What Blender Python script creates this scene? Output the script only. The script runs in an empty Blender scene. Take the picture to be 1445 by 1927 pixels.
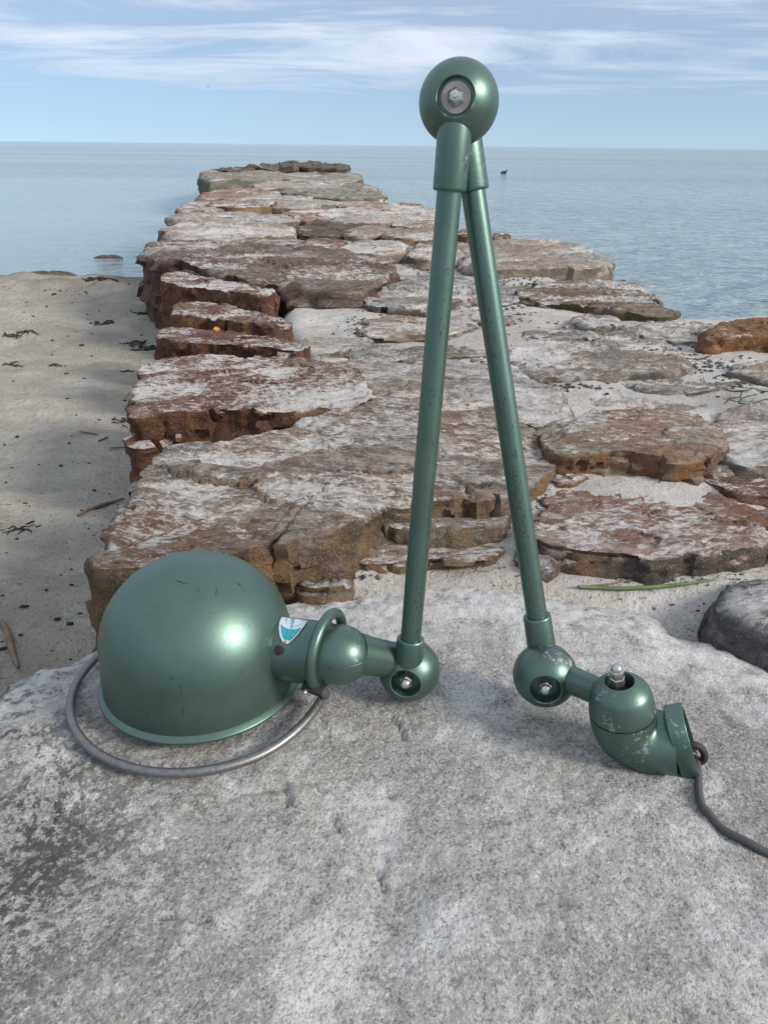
import bpy, bmesh, math, random
import numpy as np
from mathutils import Vector, Matrix

R_ = math.radians
random.seed(7)
rng = np.random.default_rng(11)
scene = bpy.context.scene
COL = scene.collection

# ------------------------------------------------------------------ camera
W_, H_, FPX = 1445.0, 1927.0, 1447.0
CAM_Z = 0.62
PITCH, ROLL = R_(25.5), R_(0.63)
F_ = Vector((0, math.cos(PITCH), -math.sin(PITCH)))
R0 = Vector((1, 0, 0)); U0 = Vector((0, math.sin(PITCH), math.cos(PITCH)))
RR = (R0 * math.cos(ROLL) + U0 * math.sin(ROLL)).normalized()
UU = (U0 * math.cos(ROLL) - R0 * math.sin(ROLL)).normalized()
CAMP = Vector((0, 0, CAM_Z))
cam = bpy.data.cameras.new('camera')
cam_o = bpy.data.objects.new('camera', cam); COL.objects.link(cam_o)
M = Matrix.Identity(4)
for i in range(3):
    M[i][0] = RR[i]; M[i][1] = UU[i]; M[i][2] = -F_[i]; M[i][3] = CAMP[i]
cam_o.matrix_world = M
cam.sensor_fit = 'VERTICAL'; cam.sensor_height = 36.0
cam.lens = 36.0 * FPX / H_
cam.clip_start = 0.01; cam.clip_end = 60000
scene.camera = cam_o

# ------------------------------------------------------------------ world, sun, exposure
SUN_DIR = Vector((0.80, -0.36, 0.47)).normalized()         # towards the sun
world = bpy.data.worlds.new('World'); scene.world = world; world.use_nodes = True
wn = world.node_tree.nodes; wl = world.node_tree.links; wn.clear()
w_out = wn.new('ShaderNodeOutputWorld'); w_bg = wn.new('ShaderNodeBackground')
sky = wn.new('ShaderNodeTexSky'); sky.sky_type = 'NISHITA'; sky.sun_disc = False
sky.sun_elevation = math.asin(SUN_DIR.z); sky.sun_rotation = math.atan2(SUN_DIR.x, SUN_DIR.y)
sky.air_density = 1.0; sky.dust_density = 0.3; sky.ozone_density = 3.0
tc = wn.new('ShaderNodeTexCoord'); sep = wn.new('ShaderNodeSeparateXYZ')
lift = wn.new('ShaderNodeVectorMath'); lift.operation = 'ADD'; lift.inputs[1].default_value = (0, 0, 0.10)   # a little less horizon glow: clear sea air
wl.new(tc.outputs['Generated'], lift.inputs[0]); wl.new(lift.outputs[0], sky.inputs['Vector'])
wl.new(tc.outputs['Generated'], sep.inputs[0])
def wmath(op, a, b=None, c=None, clamp=False):
    n = wn.new('ShaderNodeMath'); n.operation = op; n.use_clamp = clamp
    for i, v in enumerate((a, b, c)):
        if v is None: continue
        if isinstance(v, (int, float)): n.inputs[i].default_value = v
        else: wl.new(v, n.inputs[i])
    return n.outputs[0]
zc = wmath('MAXIMUM', sep.outputs['Z'], 0.0)
den = wmath('ADD', zc, 0.045)
cu = wmath('DIVIDE', sep.outputs['X'], den); cv = wmath('DIVIDE', sep.outputs['Y'], den)
cmb = wn.new('ShaderNodeCombineXYZ'); wl.new(cu, cmb.inputs[0]); wl.new(cv, cmb.inputs[1])
CLOUD_LOC = (-8.1, 6.6, 0)
mp = wn.new('ShaderNodeMapping'); mp.inputs['Rotation'].default_value = (0, 0, R_(24)); mp.inputs['Scale'].default_value = (0.34, 0.55, 1)
mp.inputs['Location'].default_value = CLOUD_LOC
wl.new(cmb.outputs[0], mp.inputs[0])
cn = wn.new('ShaderNodeTexNoise'); cn.inputs['Scale'].default_value = 1.1; cn.inputs['Detail'].default_value = 11; cn.inputs['Roughness'].default_value = 0.62
cn.inputs['Distortion'].default_value = 0.6
wl.new(mp.outputs[0], cn.inputs['Vector'])
cb_ = wn.new('ShaderNodeTexNoise'); cb_.inputs['Scale'].default_value = 0.28; cb_.inputs['Detail'].default_value = 4; wl.new(mp.outputs[0], cb_.inputs['Vector'])
csum = wmath('ADD', wmath('MULTIPLY', cn.outputs['Fac'], 0.62), wmath('MULTIPLY', cb_.outputs['Fac'], 0.38))
cr = wn.new('ShaderNodeValToRGB'); cr.color_ramp.elements[0].position = 0.36; cr.color_ramp.elements[1].position = 0.66; cr.color_ramp.interpolation = 'EASE'
wl.new(csum, cr.inputs[0])
# a sheet of high thin cloud that begins a few degrees above the horizon and goes on overhead
up = wn.new('ShaderNodeMapRange'); up.interpolation_type = 'SMOOTHSTEP'
up.inputs['From Min'].default_value = 0.015; up.inputs['From Max'].default_value = 0.10
up.inputs['To Min'].default_value = 0.22; up.inputs['To Max'].default_value = 0.95
wl.new(sep.outputs['Z'], up.inputs['Value'])
cf = wmath('MULTIPLY', cr.outputs[0], up.outputs[0])
v2 = wn.new('ShaderNodeMapRange'); v2.interpolation_type = 'SMOOTHSTEP'
v2.inputs['From Min'].default_value = 0.06; v2.inputs['From Max'].default_value = 0.45
v2.inputs['To Min'].default_value = 0.27; v2.inputs['To Max'].default_value = 0.85
wl.new(sep.outputs['Z'], v2.inputs['Value']); veil = v2.outputs[0]
cf = wmath('MAXIMUM', cf, veil, clamp=True)
tint = wn.new('ShaderNodeMixRGB'); tint.blend_type = 'MULTIPLY'; tint.inputs[0].default_value = 1.0
tint.inputs[2].default_value = (0.84, 0.965, 1.03, 1); wl.new(sky.outputs[0], tint.inputs[1])
mixc = wn.new('ShaderNodeMixRGB'); wl.new(cf, mixc.inputs[0]); wl.new(tint.outputs[0], mixc.inputs[1])
mixc.inputs[2].default_value = (6.6, 7.15, 8.1, 1)
wl.new(mixc.outputs[0], w_bg.inputs[0]); w_bg.inputs[1].default_value = 0.104
wl.new(w_bg.outputs[0], w_out.inputs[0])

sun = bpy.data.lights.new('sun', 'SUN'); sun.energy = 3.3; sun.angle = R_(18); sun.color = (1.0, 0.93, 0.83)
sun_o = bpy.data.objects.new('sun', sun); COL.objects.link(sun_o)
sun_o.rotation_euler = (-SUN_DIR).to_track_quat('-Z', 'Y').to_euler()
scene.render.engine = 'CYCLES'
vs = scene.view_settings
vs.view_transform = 'Standard'; vs.look = 'None'; vs.gamma = 1.0; vs.exposure = 0.30; vs.use_curve_mapping = False

# ------------------------------------------------------------------ pixel -> place
def ray(px, py):
    return RR * ((px - W_ / 2) / FPX) + UU * ((H_ / 2 - py) / FPX) + F_
def at(px, py, d):                       # a point d metres deep along the view
    return CAMP + ray(px, py) * d
def on_z(px, py, z):                     # where the sight line meets the level z
    r = ray(px, py); t = (z - CAM_Z) / r.z
    return CAMP + r * t

# ------------------------------------------------------------------ numpy noise
def _hash(ix, iy, iz, seed):
    ix = ix.astype(np.uint32); iy = iy.astype(np.uint32); iz = iz.astype(np.uint32)
    h = ix * np.uint32(374761393) + iy * np.uint32(668265263) + iz * np.uint32(2147483647 - 58) * np.uint32(31) + np.uint32((seed * 974711 + 13) & 0xffffffff)
    h = (h ^ (h >> np.uint32(13))) * np.uint32(1274126177)
    h = (h ^ (h >> np.uint32(16))) * np.uint32(2246822519)
    h = h ^ (h >> np.uint32(15))
    return h.astype(np.float64) / 4294967295.0
def vnoise(p, seed=0):
    i = np.floor(p).astype(np.int64); f = p - i
    f = f * f * f * (f * (f * 6 - 15) + 10)
    out = 0
    for dx in (0, 1):
        wx = f[:, 0] if dx else 1 - f[:, 0]
        for dy in (0, 1):
            wy = f[:, 1] if dy else 1 - f[:, 1]
            for dz in (0, 1):
                wz = f[:, 2] if dz else 1 - f[:, 2]
                out = out + _hash(i[:, 0] + dx, i[:, 1] + dy, i[:, 2] + dz, seed) * wx * wy * wz
    return out * 2 - 1
def fbm(p, octs=4, seed=0, gain=0.5, lac=2.03):
    a = 1.0; s = 0; t = 0
    for o in range(octs):
        s = s + a * vnoise(p, seed + o * 17); t += a; p = p * lac + 3.7; a *= gain
    return s / t
def ridged(p, octs=3, seed=0):
    a = 1.0; s = 0; t = 0
    for o in range(octs):
        s = s + a * (1 - 2 * np.abs(vnoise(p, seed + o * 13))); t += a; p = p * 2.1 + 1.9; a *= 0.5
    return s / t
def worley(p, seed=0):
    """F1, F2, id and a planar tilt of the nearest cell (8 candidate cells)"""
    i = np.floor(p - 0.5).astype(np.int64); n = len(p)
    best = np.full(n, 9.0); sec = np.full(n, 9.0); bc = np.zeros((n, 3), np.int64); bq = np.zeros((n, 3))
    for dx in (0, 1):
        for dy in (0, 1):
            for dz in (0, 1):
                c = i + np.array((dx, dy, dz))
                q = np.stack([c[:, k] + 0.12 + 0.76 * _hash(c[:, 0], c[:, 1], c[:, 2], seed + 5 * k + 1) for k in range(3)], 1)
                d = ((q - p) ** 2).sum(1); m = d < best
                sec = np.where(m, best, np.minimum(sec, d)); best = np.where(m, d, best)
                bc[m] = c[m]; bq[m] = q[m]
    cid = _hash(bc[:, 0], bc[:, 1], bc[:, 2], seed + 99)
    tl = np.stack([_hash(bc[:, 0], bc[:, 1], bc[:, 2], seed + 41 + k) - 0.5 for k in range(3)], 1)
    return np.sqrt(best), np.sqrt(sec), cid, ((p - bq) * tl).sum(1)
def sstep(a, b, x):
    t = np.clip((x - a) / (b - a), 0, 1); return t * t * (3 - 2 * t)

# ------------------------------------------------------------------ materials
MATS = {}
def new_mat(name):
    m = bpy.data.materials.new(name); m.use_nodes = True
    nt = m.node_tree; nt.nodes.clear()
    out = nt.nodes.new('ShaderNodeOutputMaterial'); b = nt.nodes.new('ShaderNodeBsdfPrincipled')
    nt.links.new(b.outputs[0], out.inputs[0]); MATS[name] = m
    return m, nt, b
class NT:
    def __init__(s, nt): s.nt = nt
    def n(s, t, **kw):
        x = s.nt.nodes.new(t)
        for k, v in kw.items(): setattr(x, k, v)
        return x
    def l(s, a, b): s.nt.links.new(a, b)
    def set(s, sock, v):
        if hasattr(v, 'is_linked') or hasattr(v, 'links'): s.l(v, sock)
        else: sock.default_value = v
    def math(s, op, a, b=None, clamp=False):
        x = s.n('ShaderNodeMath', operation=op, use_clamp=clamp); s.set(x.inputs[0], a)
        if b is not None: s.set(x.inputs[1], b)
        return x.outputs[0]
    def mix(s, fac, a, b, mode='MIX'):
        x = s.n('ShaderNodeMixRGB', blend_type=mode)
        s.set(x.inputs[0], fac)
        for i, v in ((1, a), (2, b)):
            if isinstance(v, tuple) and len(v) == 3: v = v + (1,)
            s.set(x.inputs[i], v)
        return x.outputs[0]
    def noise(s, vec, scale, detail=4, rough=0.55, dist=0.0):
        x = s.n('ShaderNodeTexNoise'); s.l(vec, x.inputs['Vector'])
        x.inputs['Scale'].default_value = scale; x.inputs['Detail'].default_value = detail
        x.inputs['Roughness'].default_value = rough; x.inputs['Distortion'].default_value = dist
        return x.outputs['Fac']
    def vor(s, vec, scale, feature='F1', out='Distance', rnd=1.0):
        x = s.n('ShaderNodeTexVoronoi', feature=feature); s.l(vec, x.inputs['Vector']); x.inputs['Scale'].default_value = scale
        x.inputs['Randomness'].default_value = rnd
        return x.outputs[out]
    def ramp(s, v, a, b, lo=0.0, hi=1.0):
        x = s.n('ShaderNodeMapRange', interpolation_type='SMOOTHSTEP'); s.l(v, x.inputs['Value'])
        x.inputs['From Min'].default_value = a; x.inputs['From Max'].default_value = b
        x.inputs['To Min'].default_value = lo; x.inputs['To Max'].default_value = hi
        return x.outputs[0]
    def map(s, vec, scale=(1, 1, 1), rot=(0, 0, 0), loc=(0, 0, 0)):
        x = s.n('ShaderNodeMapping'); s.l(vec, x.inputs[0]); x.inputs['Scale'].default_value = scale
        x.inputs['Rotation'].default_value = rot; x.inputs['Location'].default_value = loc
        return x.outputs[0]
    def bump(s, h, dist, strength=1.0, normal=None):
        x = s.n('ShaderNodeBump'); s.l(h, x.inputs['Height']); x.inputs['Distance'].default_value = dist
        x.inputs['Strength'].default_value = strength
        if normal is not None: s.l(normal, x.inputs['Normal'])
        return x.outputs[0]
    def coords(s):
        t = s.n('ShaderNodeTexCoord'); o = s.n('ShaderNodeObjectInfo')
        v = s.n('ShaderNodeVectorMath', operation='ADD'); s.l(t.outputs['Object'], v.inputs[0])
        m = s.n('ShaderNodeVectorMath', operation='SCALE'); s.l(o.outputs['Random'], m.inputs['Scale']); m.inputs[0].default_value = (31.7, 17.3, 9.1)
        s.l(m.outputs[0], v.inputs[1]); return v.outputs[0]

def rock_mat(name, c1, c2, side, side2, salt=0.5, scale=1.0, rust=(0.20, 0.10, 0.045), rust_amt=0.4, lichen=0.0, saltcol=(0.78, 0.755, 0.735), dark=(0.03, 0.027, 0.026)):
    m, nt, b = new_mat(name); g = NT(nt); v = g.coords()
    geo = g.n('ShaderNodeNewGeometry'); sp = g.n('ShaderNodeSeparateXYZ'); g.l(geo.outputs['Normal'], sp.inputs[0])
    at_ = g.n('ShaderNodeAttribute', attribute_name='cav'); cav = at_.outputs['Fac']
    fol = g.map(v, (1.0, 2.6, 4.0), (0.1, 0.05, R_(12)))
    big = g.noise(v, 3.2 * scale, 4, 0.6)
    mid = g.noise(fol, 22 * scale, 10, 0.74, 0.6)
    fine = g.noise(v, 110 * scale, 5, 0.7)
    grain = g.noise(v, 380 * scale, 2, 0.6)
    col = g.mix(g.ramp(mid, 0.40, 0.60), tuple(q * 1.05 for q in c1), tuple(q * 1.45 for q in c2))
    col = g.mix(g.math('MULTIPLY', g.ramp(big, 0.42, 0.60), min(1.0, rust_amt * 1.15)), col, rust)
    # faces that broke off steeply keep their rust / raw stone colour
    steep = g.math('MULTIPLY', g.ramp(sp.outputs['Z'], 0.66, 0.25), g.ramp(g.noise(v, 38 * scale, 6, 0.7, 0.4), 0.36, 0.56, 0.45, 1.0))
    stn = g.noise(g.map(v, (1, 1, 0.45)), 9 * scale, 6, 0.65, 0.3)
    scol = g.mix(g.ramp(stn, 0.50, 0.66), tuple(q * 1.2 for q in side), tuple(q * 1.2 for q in side2))
    col = g.mix(steep, col, scol)
    if lichen:
        ln = g.noise(v, 7 * scale, 6, 0.7)
        col = g.mix(g.math('MULTIPLY', g.ramp(ln, 0.54, 0.62), lichen), col, (0.13, 0.115, 0.045))
    # mineral speckle
    col = g.mix(g.ramp(fine, 0.34, 0.45, 0.55, 0.0), col, dark)
    col = g.mix(g.ramp(grain, 0.58, 0.70, 0.0, 0.5), col, (0.45, 0.42, 0.38))
    # white sand and salt lying in the hollows of flat tops, small barnacle flecks on faces
    flat = g.ramp(sp.outputs['Z'], 0.55, 0.93)
    sn = g.noise(g.map(v, (1.0, 2.4, 1.5), (0, 0, R_(10))), 75 * scale, 11, 0.76, 0.6)
    s2 = g.math('ADD', sn, g.math('MULTIPLY', cav, -0.16))
    s2 = g.math('ADD', s2, g.math('MULTIPLY', g.math('SUBTRACT', g.noise(v, 5.0 * scale, 4, 0.6), 0.5), 0.6))
    s2 = g.math('ADD', s2, g.math('MULTIPLY', g.math('SUBTRACT', g.n('ShaderNodeObjectInfo').outputs['Random'], 0.5), 0.10))
    th = 0.585 - 0.22 * salt
    sm = g.math('MULTIPLY', g.ramp(s2, th - 0.03, th + 0.13), flat)
    sm = g.math('MULTIPLY', sm, g.ramp(grain, 0.30, 0.45, 0.55, 0.95))
    fleck = g.ramp(g.noise(v, 70 * scale, 2, 0.5), 0.73, 0.77, 0.0, 0.3)
    sm = g.math('MAXIMUM', sm, fleck)
    sc = g.mix(fine, (saltcol[0] * 0.8, saltcol[1] * 0.79, saltcol[2] * 0.77), saltcol)
    col = g.mix(sm, col, sc)
    g.l(col, b.inputs['Base Color'])
    b.inputs['Roughness'].default_value = 0.85; b.inputs['Specular IOR Level'].default_value = 0.25
    h = g.math('ADD', g.math('MULTIPLY', mid, 0.9), g.math('MULTIPLY', fine, 0.35))
    h = g.math('ADD', h, g.math('MULTIPLY', grain, 0.10))
    h = g.math('ADD', h, g.math('MULTIPLY', g.math('MULTIPLY', stn, steep), 0.8))
    g.l(g.bump(h, 0.019 / scale, 1.0), b.inputs['Normal'])
    return m

rock_mat('stone_tan', (0.13, 0.108, 0.092), (0.27, 0.235, 0.205), (0.235, 0.145, 0.068), (0.10, 0.078, 0.056), salt=0.66, rust=(0.21, 0.105, 0.050), rust_amt=0.75)
rock_mat('stone_red', (0.105, 0.056, 0.042), (0.19, 0.125, 0.098), (0.125, 0.052, 0.028), (0.22, 0.115, 0.042), salt=0.66, rust=(0.16, 0.065, 0.04), rust_amt=0.6)
rock_mat('stone_brown', (0.105, 0.075, 0.06), (0.175, 0.14, 0.115), (0.085, 0.036, 0.026), (0.17, 0.125, 0.07), salt=0.40, rust=(0.14, 0.07, 0.05), rust_amt=0.5, scale=0.8)
rock_mat('stone_pale', (0.22, 0.198, 0.182), (0.38, 0.35, 0.325), (0.16, 0.135, 0.105), (0.27, 0.225, 0.17), salt=0.72, rust=(0.29, 0.17, 0.09), rust_amt=0.5, scale=0.8)
rock_mat('stone_grey', (0.15, 0.14, 0.132), (0.27, 0.252, 0.235), (0.10, 0.092, 0.08), (0.21, 0.15, 0.085), salt=0.66, rust=(0.23, 0.155, 0.09), rust_amt=0.4)
rock_mat('stone_rose', (0.17, 0.105, 0.082), (0.27, 0.20, 0.17), (0.10, 0.09, 0.08), (0.21, 0.125, 0.055), salt=0.70, rust=(0.26, 0.115, 0.062), rust_amt=0.8)
rock_mat('stone_orange', (0.16, 0.135, 0.10), (0.28, 0.25, 0.205), (0.22, 0.105, 0.042), (0.14, 0.11, 0.07), salt=0.74, rust=(0.30, 0.13, 0.05), rust_amt=0.55)
rock_mat('stone_ginger', (0.15, 0.072, 0.032), (0.22, 0.125, 0.065), (0.19, 0.082, 0.028), (0.105, 0.05, 0.024), salt=0.30, rust=(0.22, 0.10, 0.035), rust_amt=0.4)
rock_mat('stone_mossy', (0.12, 0.085, 0.062), (0.20, 0.16, 0.12), (0.095, 0.078, 0.032), (0.13, 0.058, 0.026), salt=0.58, lichen=0.5, rust=(0.15, 0.08, 0.05))
rock_mat('stone_charcoal', (0.12, 0.117, 0.112), (0.22, 0.213, 0.20), (0.10, 0.097, 0.092), (0.17, 0.162, 0.15), salt=0.6, rust=(0.14, 0.12, 0.095), rust_amt=0.2)
rock_mat('stone_dark', (0.06, 0.045, 0.037), (0.13, 0.105, 0.085), (0.05, 0.036, 0.03), (0.095, 0.065, 0.045), salt=0.12, rust=(0.11, 0.05, 0.035), scale=0.6)
rock_mat('stone_end', (0.16, 0.155, 0.13), (0.27, 0.26, 0.22), (0.12, 0.12, 0.09), (0.18, 0.165, 0.11), salt=0.45, lichen=0.3, scale=0.6, rust=(0.22, 0.17, 0.11))

# the big granular slab
m, nt, b = new_mat('slab_stone'); g = NT(nt)
tcn = g.n('ShaderNodeTexCoord'); v = tcn.outputs['Object']
cav = g.n('ShaderNodeAttribute', attribute_name='cav').outputs['Fac']
lich = g.n('ShaderNodeAttribute', attribute_name='lichen').outputs['Fac']
big = g.noise(v, 4.5, 5, 0.6, 0.3); midn = g.noise(v, 28, 6, 0.65); gr1 = g.noise(v, 340, 4, 0.75); gr2 = g.noise(v, 620, 2, 0.6)
blot = g.noise(v, 95, 5, 0.72, 0.4)
col = g.mix(g.ramp(big, 0.35, 0.65), (0.235, 0.23, 0.22), (0.36, 0.35, 0.332))
col = g.mix(g.ramp(midn, 0.40, 0.62, 0.0, 0.55), col, (0.30, 0.285, 0.26))
col = g.mix(g.ramp(blot, 0.36, 0.48, 0.55, 0.0), col, (0.12, 0.118, 0.11))
col = g.mix(g.ramp(gr1, 0.52, 0.66, 0.0, 0.7), col, (0.53, 0.515, 0.49))
col = g.mix(g.ramp(gr1, 0.33, 0.46, 0.5, 0.0), col, (0.09, 0.088, 0.085))
col = g.mix(g.ramp(gr2, 0.60, 0.68, 0.0, 0.45), col, (0.56, 0.54, 0.52))
xt = g.n('ShaderNodeSeparateColor'); g.l(g.vor(v, 620, 'F1', 'Color'), xt.inputs[0])
col = g.mix(g.ramp(xt.outputs[0], 0.78, 0.90, 0.0, 0.28), col, (0.62, 0.60, 0.575))
col = g.mix(g.ramp(xt.outputs[1], 0.88, 0.94, 0.0, 0.45), col, (0.05, 0.05, 0.048))
# white crust worn into patches
wc = g.math('ADD', g.noise(v, 17, 9, 0.70, 0.4), g.math('MULTIPLY', cav, -0.10))
col = g.mix(g.math('MULTIPLY', g.ramp(wc, 0.48, 0.62), g.ramp(gr1, 0.40, 0.51, 0.15, 0.70)), col, (0.55, 0.543, 0.535))
# blackish lichen in speckled colonies
lc = g.math('MULTIPLY', lich, g.ramp(g.math('ADD', g.noise(v, 150, 4, 0.75), g.math('MULTIPLY', g.noise(v, 14, 4, 0.6), 0.5)), 0.66, 0.80))
col = g.mix(lc, col, (0.042, 0.045, 0.038))
sal = g.n('ShaderNodeAttribute', attribute_name='sandy').outputs['Fac']
ss = g.math('MULTIPLY', sal, g.ramp(g.noise(g.map(v, (1, 1.6, 1)), 40, 8, 0.75), 0.40, 0.56, 0.0, 0.85))
col = g.mix(ss, col, (0.54, 0.53, 0.525))
g.l(col, b.inputs['Base Color']); b.inputs['Roughness'].default_value = 0.9; b.inputs['Specular IOR Level'].default_value = 0.2
h = g.math('ADD', g.math('MULTIPLY', gr1, 0.30), g.math('MULTIPLY', midn, 0.9)); h = g.math('ADD', h, g.math('MULTIPLY', blot, 0.45)); h = g.math('ADD', h, g.math('MULTIPLY', gr2, 0.10))
g.l(g.bump(h, 0.006, 0.9), b.inputs['Normal'])

def sand_mat(name, c1, c2, c3, fleck, bump=0.012, bs=1.3):
    m, nt, b = new_mat(name); g = NT(nt); v = g.n('ShaderNodeTexCoord').outputs['Object']
    big = g.noise(v, bs, 6, 0.65, 0.4); midn = g.noise(g.map(v, (1, 1.4, 1)), 11, 8, 0.7, 0.5); fine = g.noise(v, 75, 4, 0.7); gr = g.noise(v, 420, 2, 0.6)
    wet = g.n('ShaderNodeAttribute', attribute_name='wet').outputs['Fac']
    col = g.mix(g.ramp(big, 0.35, 0.65), c1, c2)
    col = g.mix(g.ramp(midn, 0.52, 0.70, 0, 0.7), col, c3)
    col = g.mix(g.ramp(gr, 0.55, 0.7, 0, 0.35), col, (0.55, 0.52, 0.48))
    col = g.mix(g.ramp(gr, 0.32, 0.44, 0.5, 0), col, (0.13, 0.12, 0.105))
    fl = g.ramp(g.noise(g.map(v, (1, 1.6, 1)), 60, 6, 0.72), 0.615, 0.66, 0, fleck)
    col = g.mix(g.ramp(g.noise(v, 150, 3, 0.6), 0.62, 0.68, 0, 0.6), col, (0.17, 0.12, 0.085))
    col = g.mix(g.ramp(g.noise(g.map(v, (1.3, 0.8, 1)), 24, 6, 0.7), 0.56, 0.70, 0, 0.45), col, tuple(q * 0.62 for q in c1))
    col = g.mix(fl, col, (0.05, 0.045, 0.038))
    col = g.mix(wet, col, (0.115, 0.10, 0.085))
    g.l(col, b.inputs['Base Color']); b.inputs['Roughness'].default_value = 0.92; b.inputs['Specular IOR Level'].default_value = 0.2
    h = g.math('ADD', g.math('MULTIPLY', midn, 1.0), g.math('MULTIPLY', fine, 0.35)); h = g.math('ADD', h, g.math('MULTIPLY', gr, 0.08))
    g.l(g.bump(h, bump, 0.9), b.inputs['Normal'])
sand_mat('beach_sand', (0.38, 0.35, 0.285), (0.49, 0.46, 0.40), (0.59, 0.57, 0.53), 0.6, 0.045, 2.2)
sand_mat('white_sand', (0.34, 0.315, 0.285), (0.47, 0.45, 0.425), (0.58, 0.565, 0.55), 0.85, 0.011, 3.4)

m, nt, b = new_mat('water'); g = NT(nt); v = g.n('ShaderNodeTexCoord').outputs['Object']
calm = g.n('ShaderNodeAttribute', attribute_name='calm').outputs['Fac']
w1 = g.noise(g.map(v, (0.8, 2.2, 1), (0, 0, R_(-14))), 2.6, 4, 0.55, 0.4)
w2 = g.noise(g.map(v, (1, 2.4, 1), (0, 0, R_(10))), 9.0, 3, 0.5, 0.2)
w3 = g.noise(g.map(v, (0.02, 0.12, 1)), 1.0, 3, 0.5)
h = g.math('ADD', g.math('MULTIPLY', w1, 1.0), g.math('MULTIPLY', w2, 0.22))
h = g.math('MULTIPLY', h, g.ramp(calm, 0.0, 1.0, 1.0, 0.10))
g.l(g.bump(h, 0.26, 1.0), b.inputs['Normal'])
col = g.mix(g.ramp(w3, 0.4, 0.62), (0.245, 0.32, 0.335), (0.31, 0.385, 0.395))
g.l(col, b.inputs['Base Color']); b.inputs['Roughness'].default_value = 0.12; b.inputs['IOR'].default_value = 1.33

def paint_mat(name, chips=0.0, base=(0.100, 0.163, 0.137)):
    m, nt, b = new_mat(name); g = NT(nt); v = g.coords()
    t = g.noise(v, 38, 4, 0.6); fl = g.noise(v, 1500, 2, 0.6)
    col = g.mix(g.ramp(t, 0.35, 0.65), tuple(c * 0.96 for c in base), tuple(c * 1.04 for c in base))
    col = g.mix(g.ramp(fl, 0.5, 0.7, 0, 0.12), col, tuple(min(1, c * 1.7) for c in base))
    grime = g.ramp(g.noise(v, 130, 5, 0.7), 0.62, 0.72, 0, 0.5)
    col = g.mix(grime, col, (0.02, 0.04, 0.033))
    rough = g.math('ADD', g.math('MULTIPLY', t, 0.05), 0.385)
    met = 0.78
    if chips:
        reg = g.ramp(g.noise(v, 34, 3, 0.5), 0.585 - 0.06 * chips, 0.63)
        cn_ = g.math('MULTIPLY', g.ramp(g.noise(v, 230, 5, 0.75), 0.55, 0.585), reg)
        col = g.mix(cn_, col, (0.30, 0.33, 0.32))
        rough = g.math('ADD', rough, g.math('MULTIPLY', cn_, 0.2))
    g.l(col, b.inputs['Base Color']); g.l(rough, b.inputs['Roughness']); b.inputs['Metallic'].default_value = met
    b.inputs['Coat Weight'].default_value = 0.06; b.inputs['Coat Roughness'].default_value = 0.22
    h = g.math('ADD', g.math('MULTIPLY', g.noise(v, 420, 3, 0.6), 0.6), g.math('MULTIPLY', g.noise(v, 60, 3, 0.5), 0.6))
    g.l(g.bump(h, 0.00022, 0.4), b.inputs['Normal'])
paint_mat('green_paint', 0.0); paint_mat('green_paint_chipped', 1.0)
def plain(name, col, rough, metal=0.0, var=0.2, scale=200, bump=0.0):
    m, nt, b = new_mat(name); g = NT(nt); v = g.coords(); n = g.noise(v, scale, 4, 0.65)
    c = g.mix(g.ramp(n, 0.3, 0.7), tuple(x * (1 - var) for x in col), tuple(min(1, x * (1 + var)) for x in col))
    g.l(c, b.inputs['Base Color']); b.inputs['Metallic'].default_value = metal
    g.l(g.ramp(n, 0.2, 0.8, rough * 0.85, min(1, rough * 1.15)), b.inputs['Roughness'])
    if bump: g.l(g.bump(n, bump, 0.8), b.inputs['Normal'])
    return m
plain('steel', (0.20, 0.20, 0.20), 0.45, 0.8, 0.15, 300)
plain('nut_steel', (0.52, 0.50, 0.48), 0.30, 0.9, 0.18, 500)
plain('washer', (0.33, 0.30, 0.29), 0.5, 0.5, 0.12, 300)
plain('clamp_and_shadow_black', (0.012, 0.014, 0.013), 0.8)  # near-black of the clamp; also paints shadow in cap recess and screw slot
plain('rubber', (0.03, 0.022, 0.018), 0.7)
plain('chip_dark', (0.016, 0.024, 0.022), 0.75)
plain('badge_white', (0.60, 0.66, 0.72), 0.35, 0.1, 0.04)
plain('badge_teal', (0.01, 0.30, 0.36), 0.35, 0.0, 0.06)
plain('badge_print', (0.25, 0.55, 0.60), 0.4)
plain('seaweed_black', (0.022, 0.019, 0.015), 0.75, 0, 0.4, 60)
plain('weed_green', (0.04, 0.07, 0.022), 0.7, 0, 0.4, 60)
plain('reed_green', (0.12, 0.17, 0.06), 0.55, 0, 0.3, 60)
plain('reed_brown', (0.17, 0.12, 0.07), 0.75, 0, 0.3, 90)
plain('pebble_dark', (0.075, 0.070, 0.066), 0.9, 0, 0.6, 25)
plain('leaf_orange', (0.42, 0.17, 0.04), 0.6)
plain('bird_dark', (0.02, 0.02, 0.022), 0.7)
plain('bird_grey', (0.2, 0.2, 0.2), 0.7)
m, nt, b = new_mat('cord'); g = NT(nt); v = g.n('ShaderNodeAttribute', attribute_name='uvw').outputs['Vector']
wv = g.n('ShaderNodeTexChecker'); g.l(g.map(v, (1, 1, 1), (0, 0, R_(45))), wv.inputs['Vector']); wv.inputs['Scale'].default_value = 1.0
wv.inputs['Color1'].default_value = (0.05, 0.055, 0.057, 1); wv.inputs['Color2'].default_value = (0.075, 0.082, 0.082, 1)
g.l(wv.outputs[0], b.inputs['Base Color']); b.inputs['Roughness'].default_value = 0.75
g.l(g.bump(wv.outputs['Fac'], 0.0002, 0.5), b.inputs['Normal'])

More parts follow.
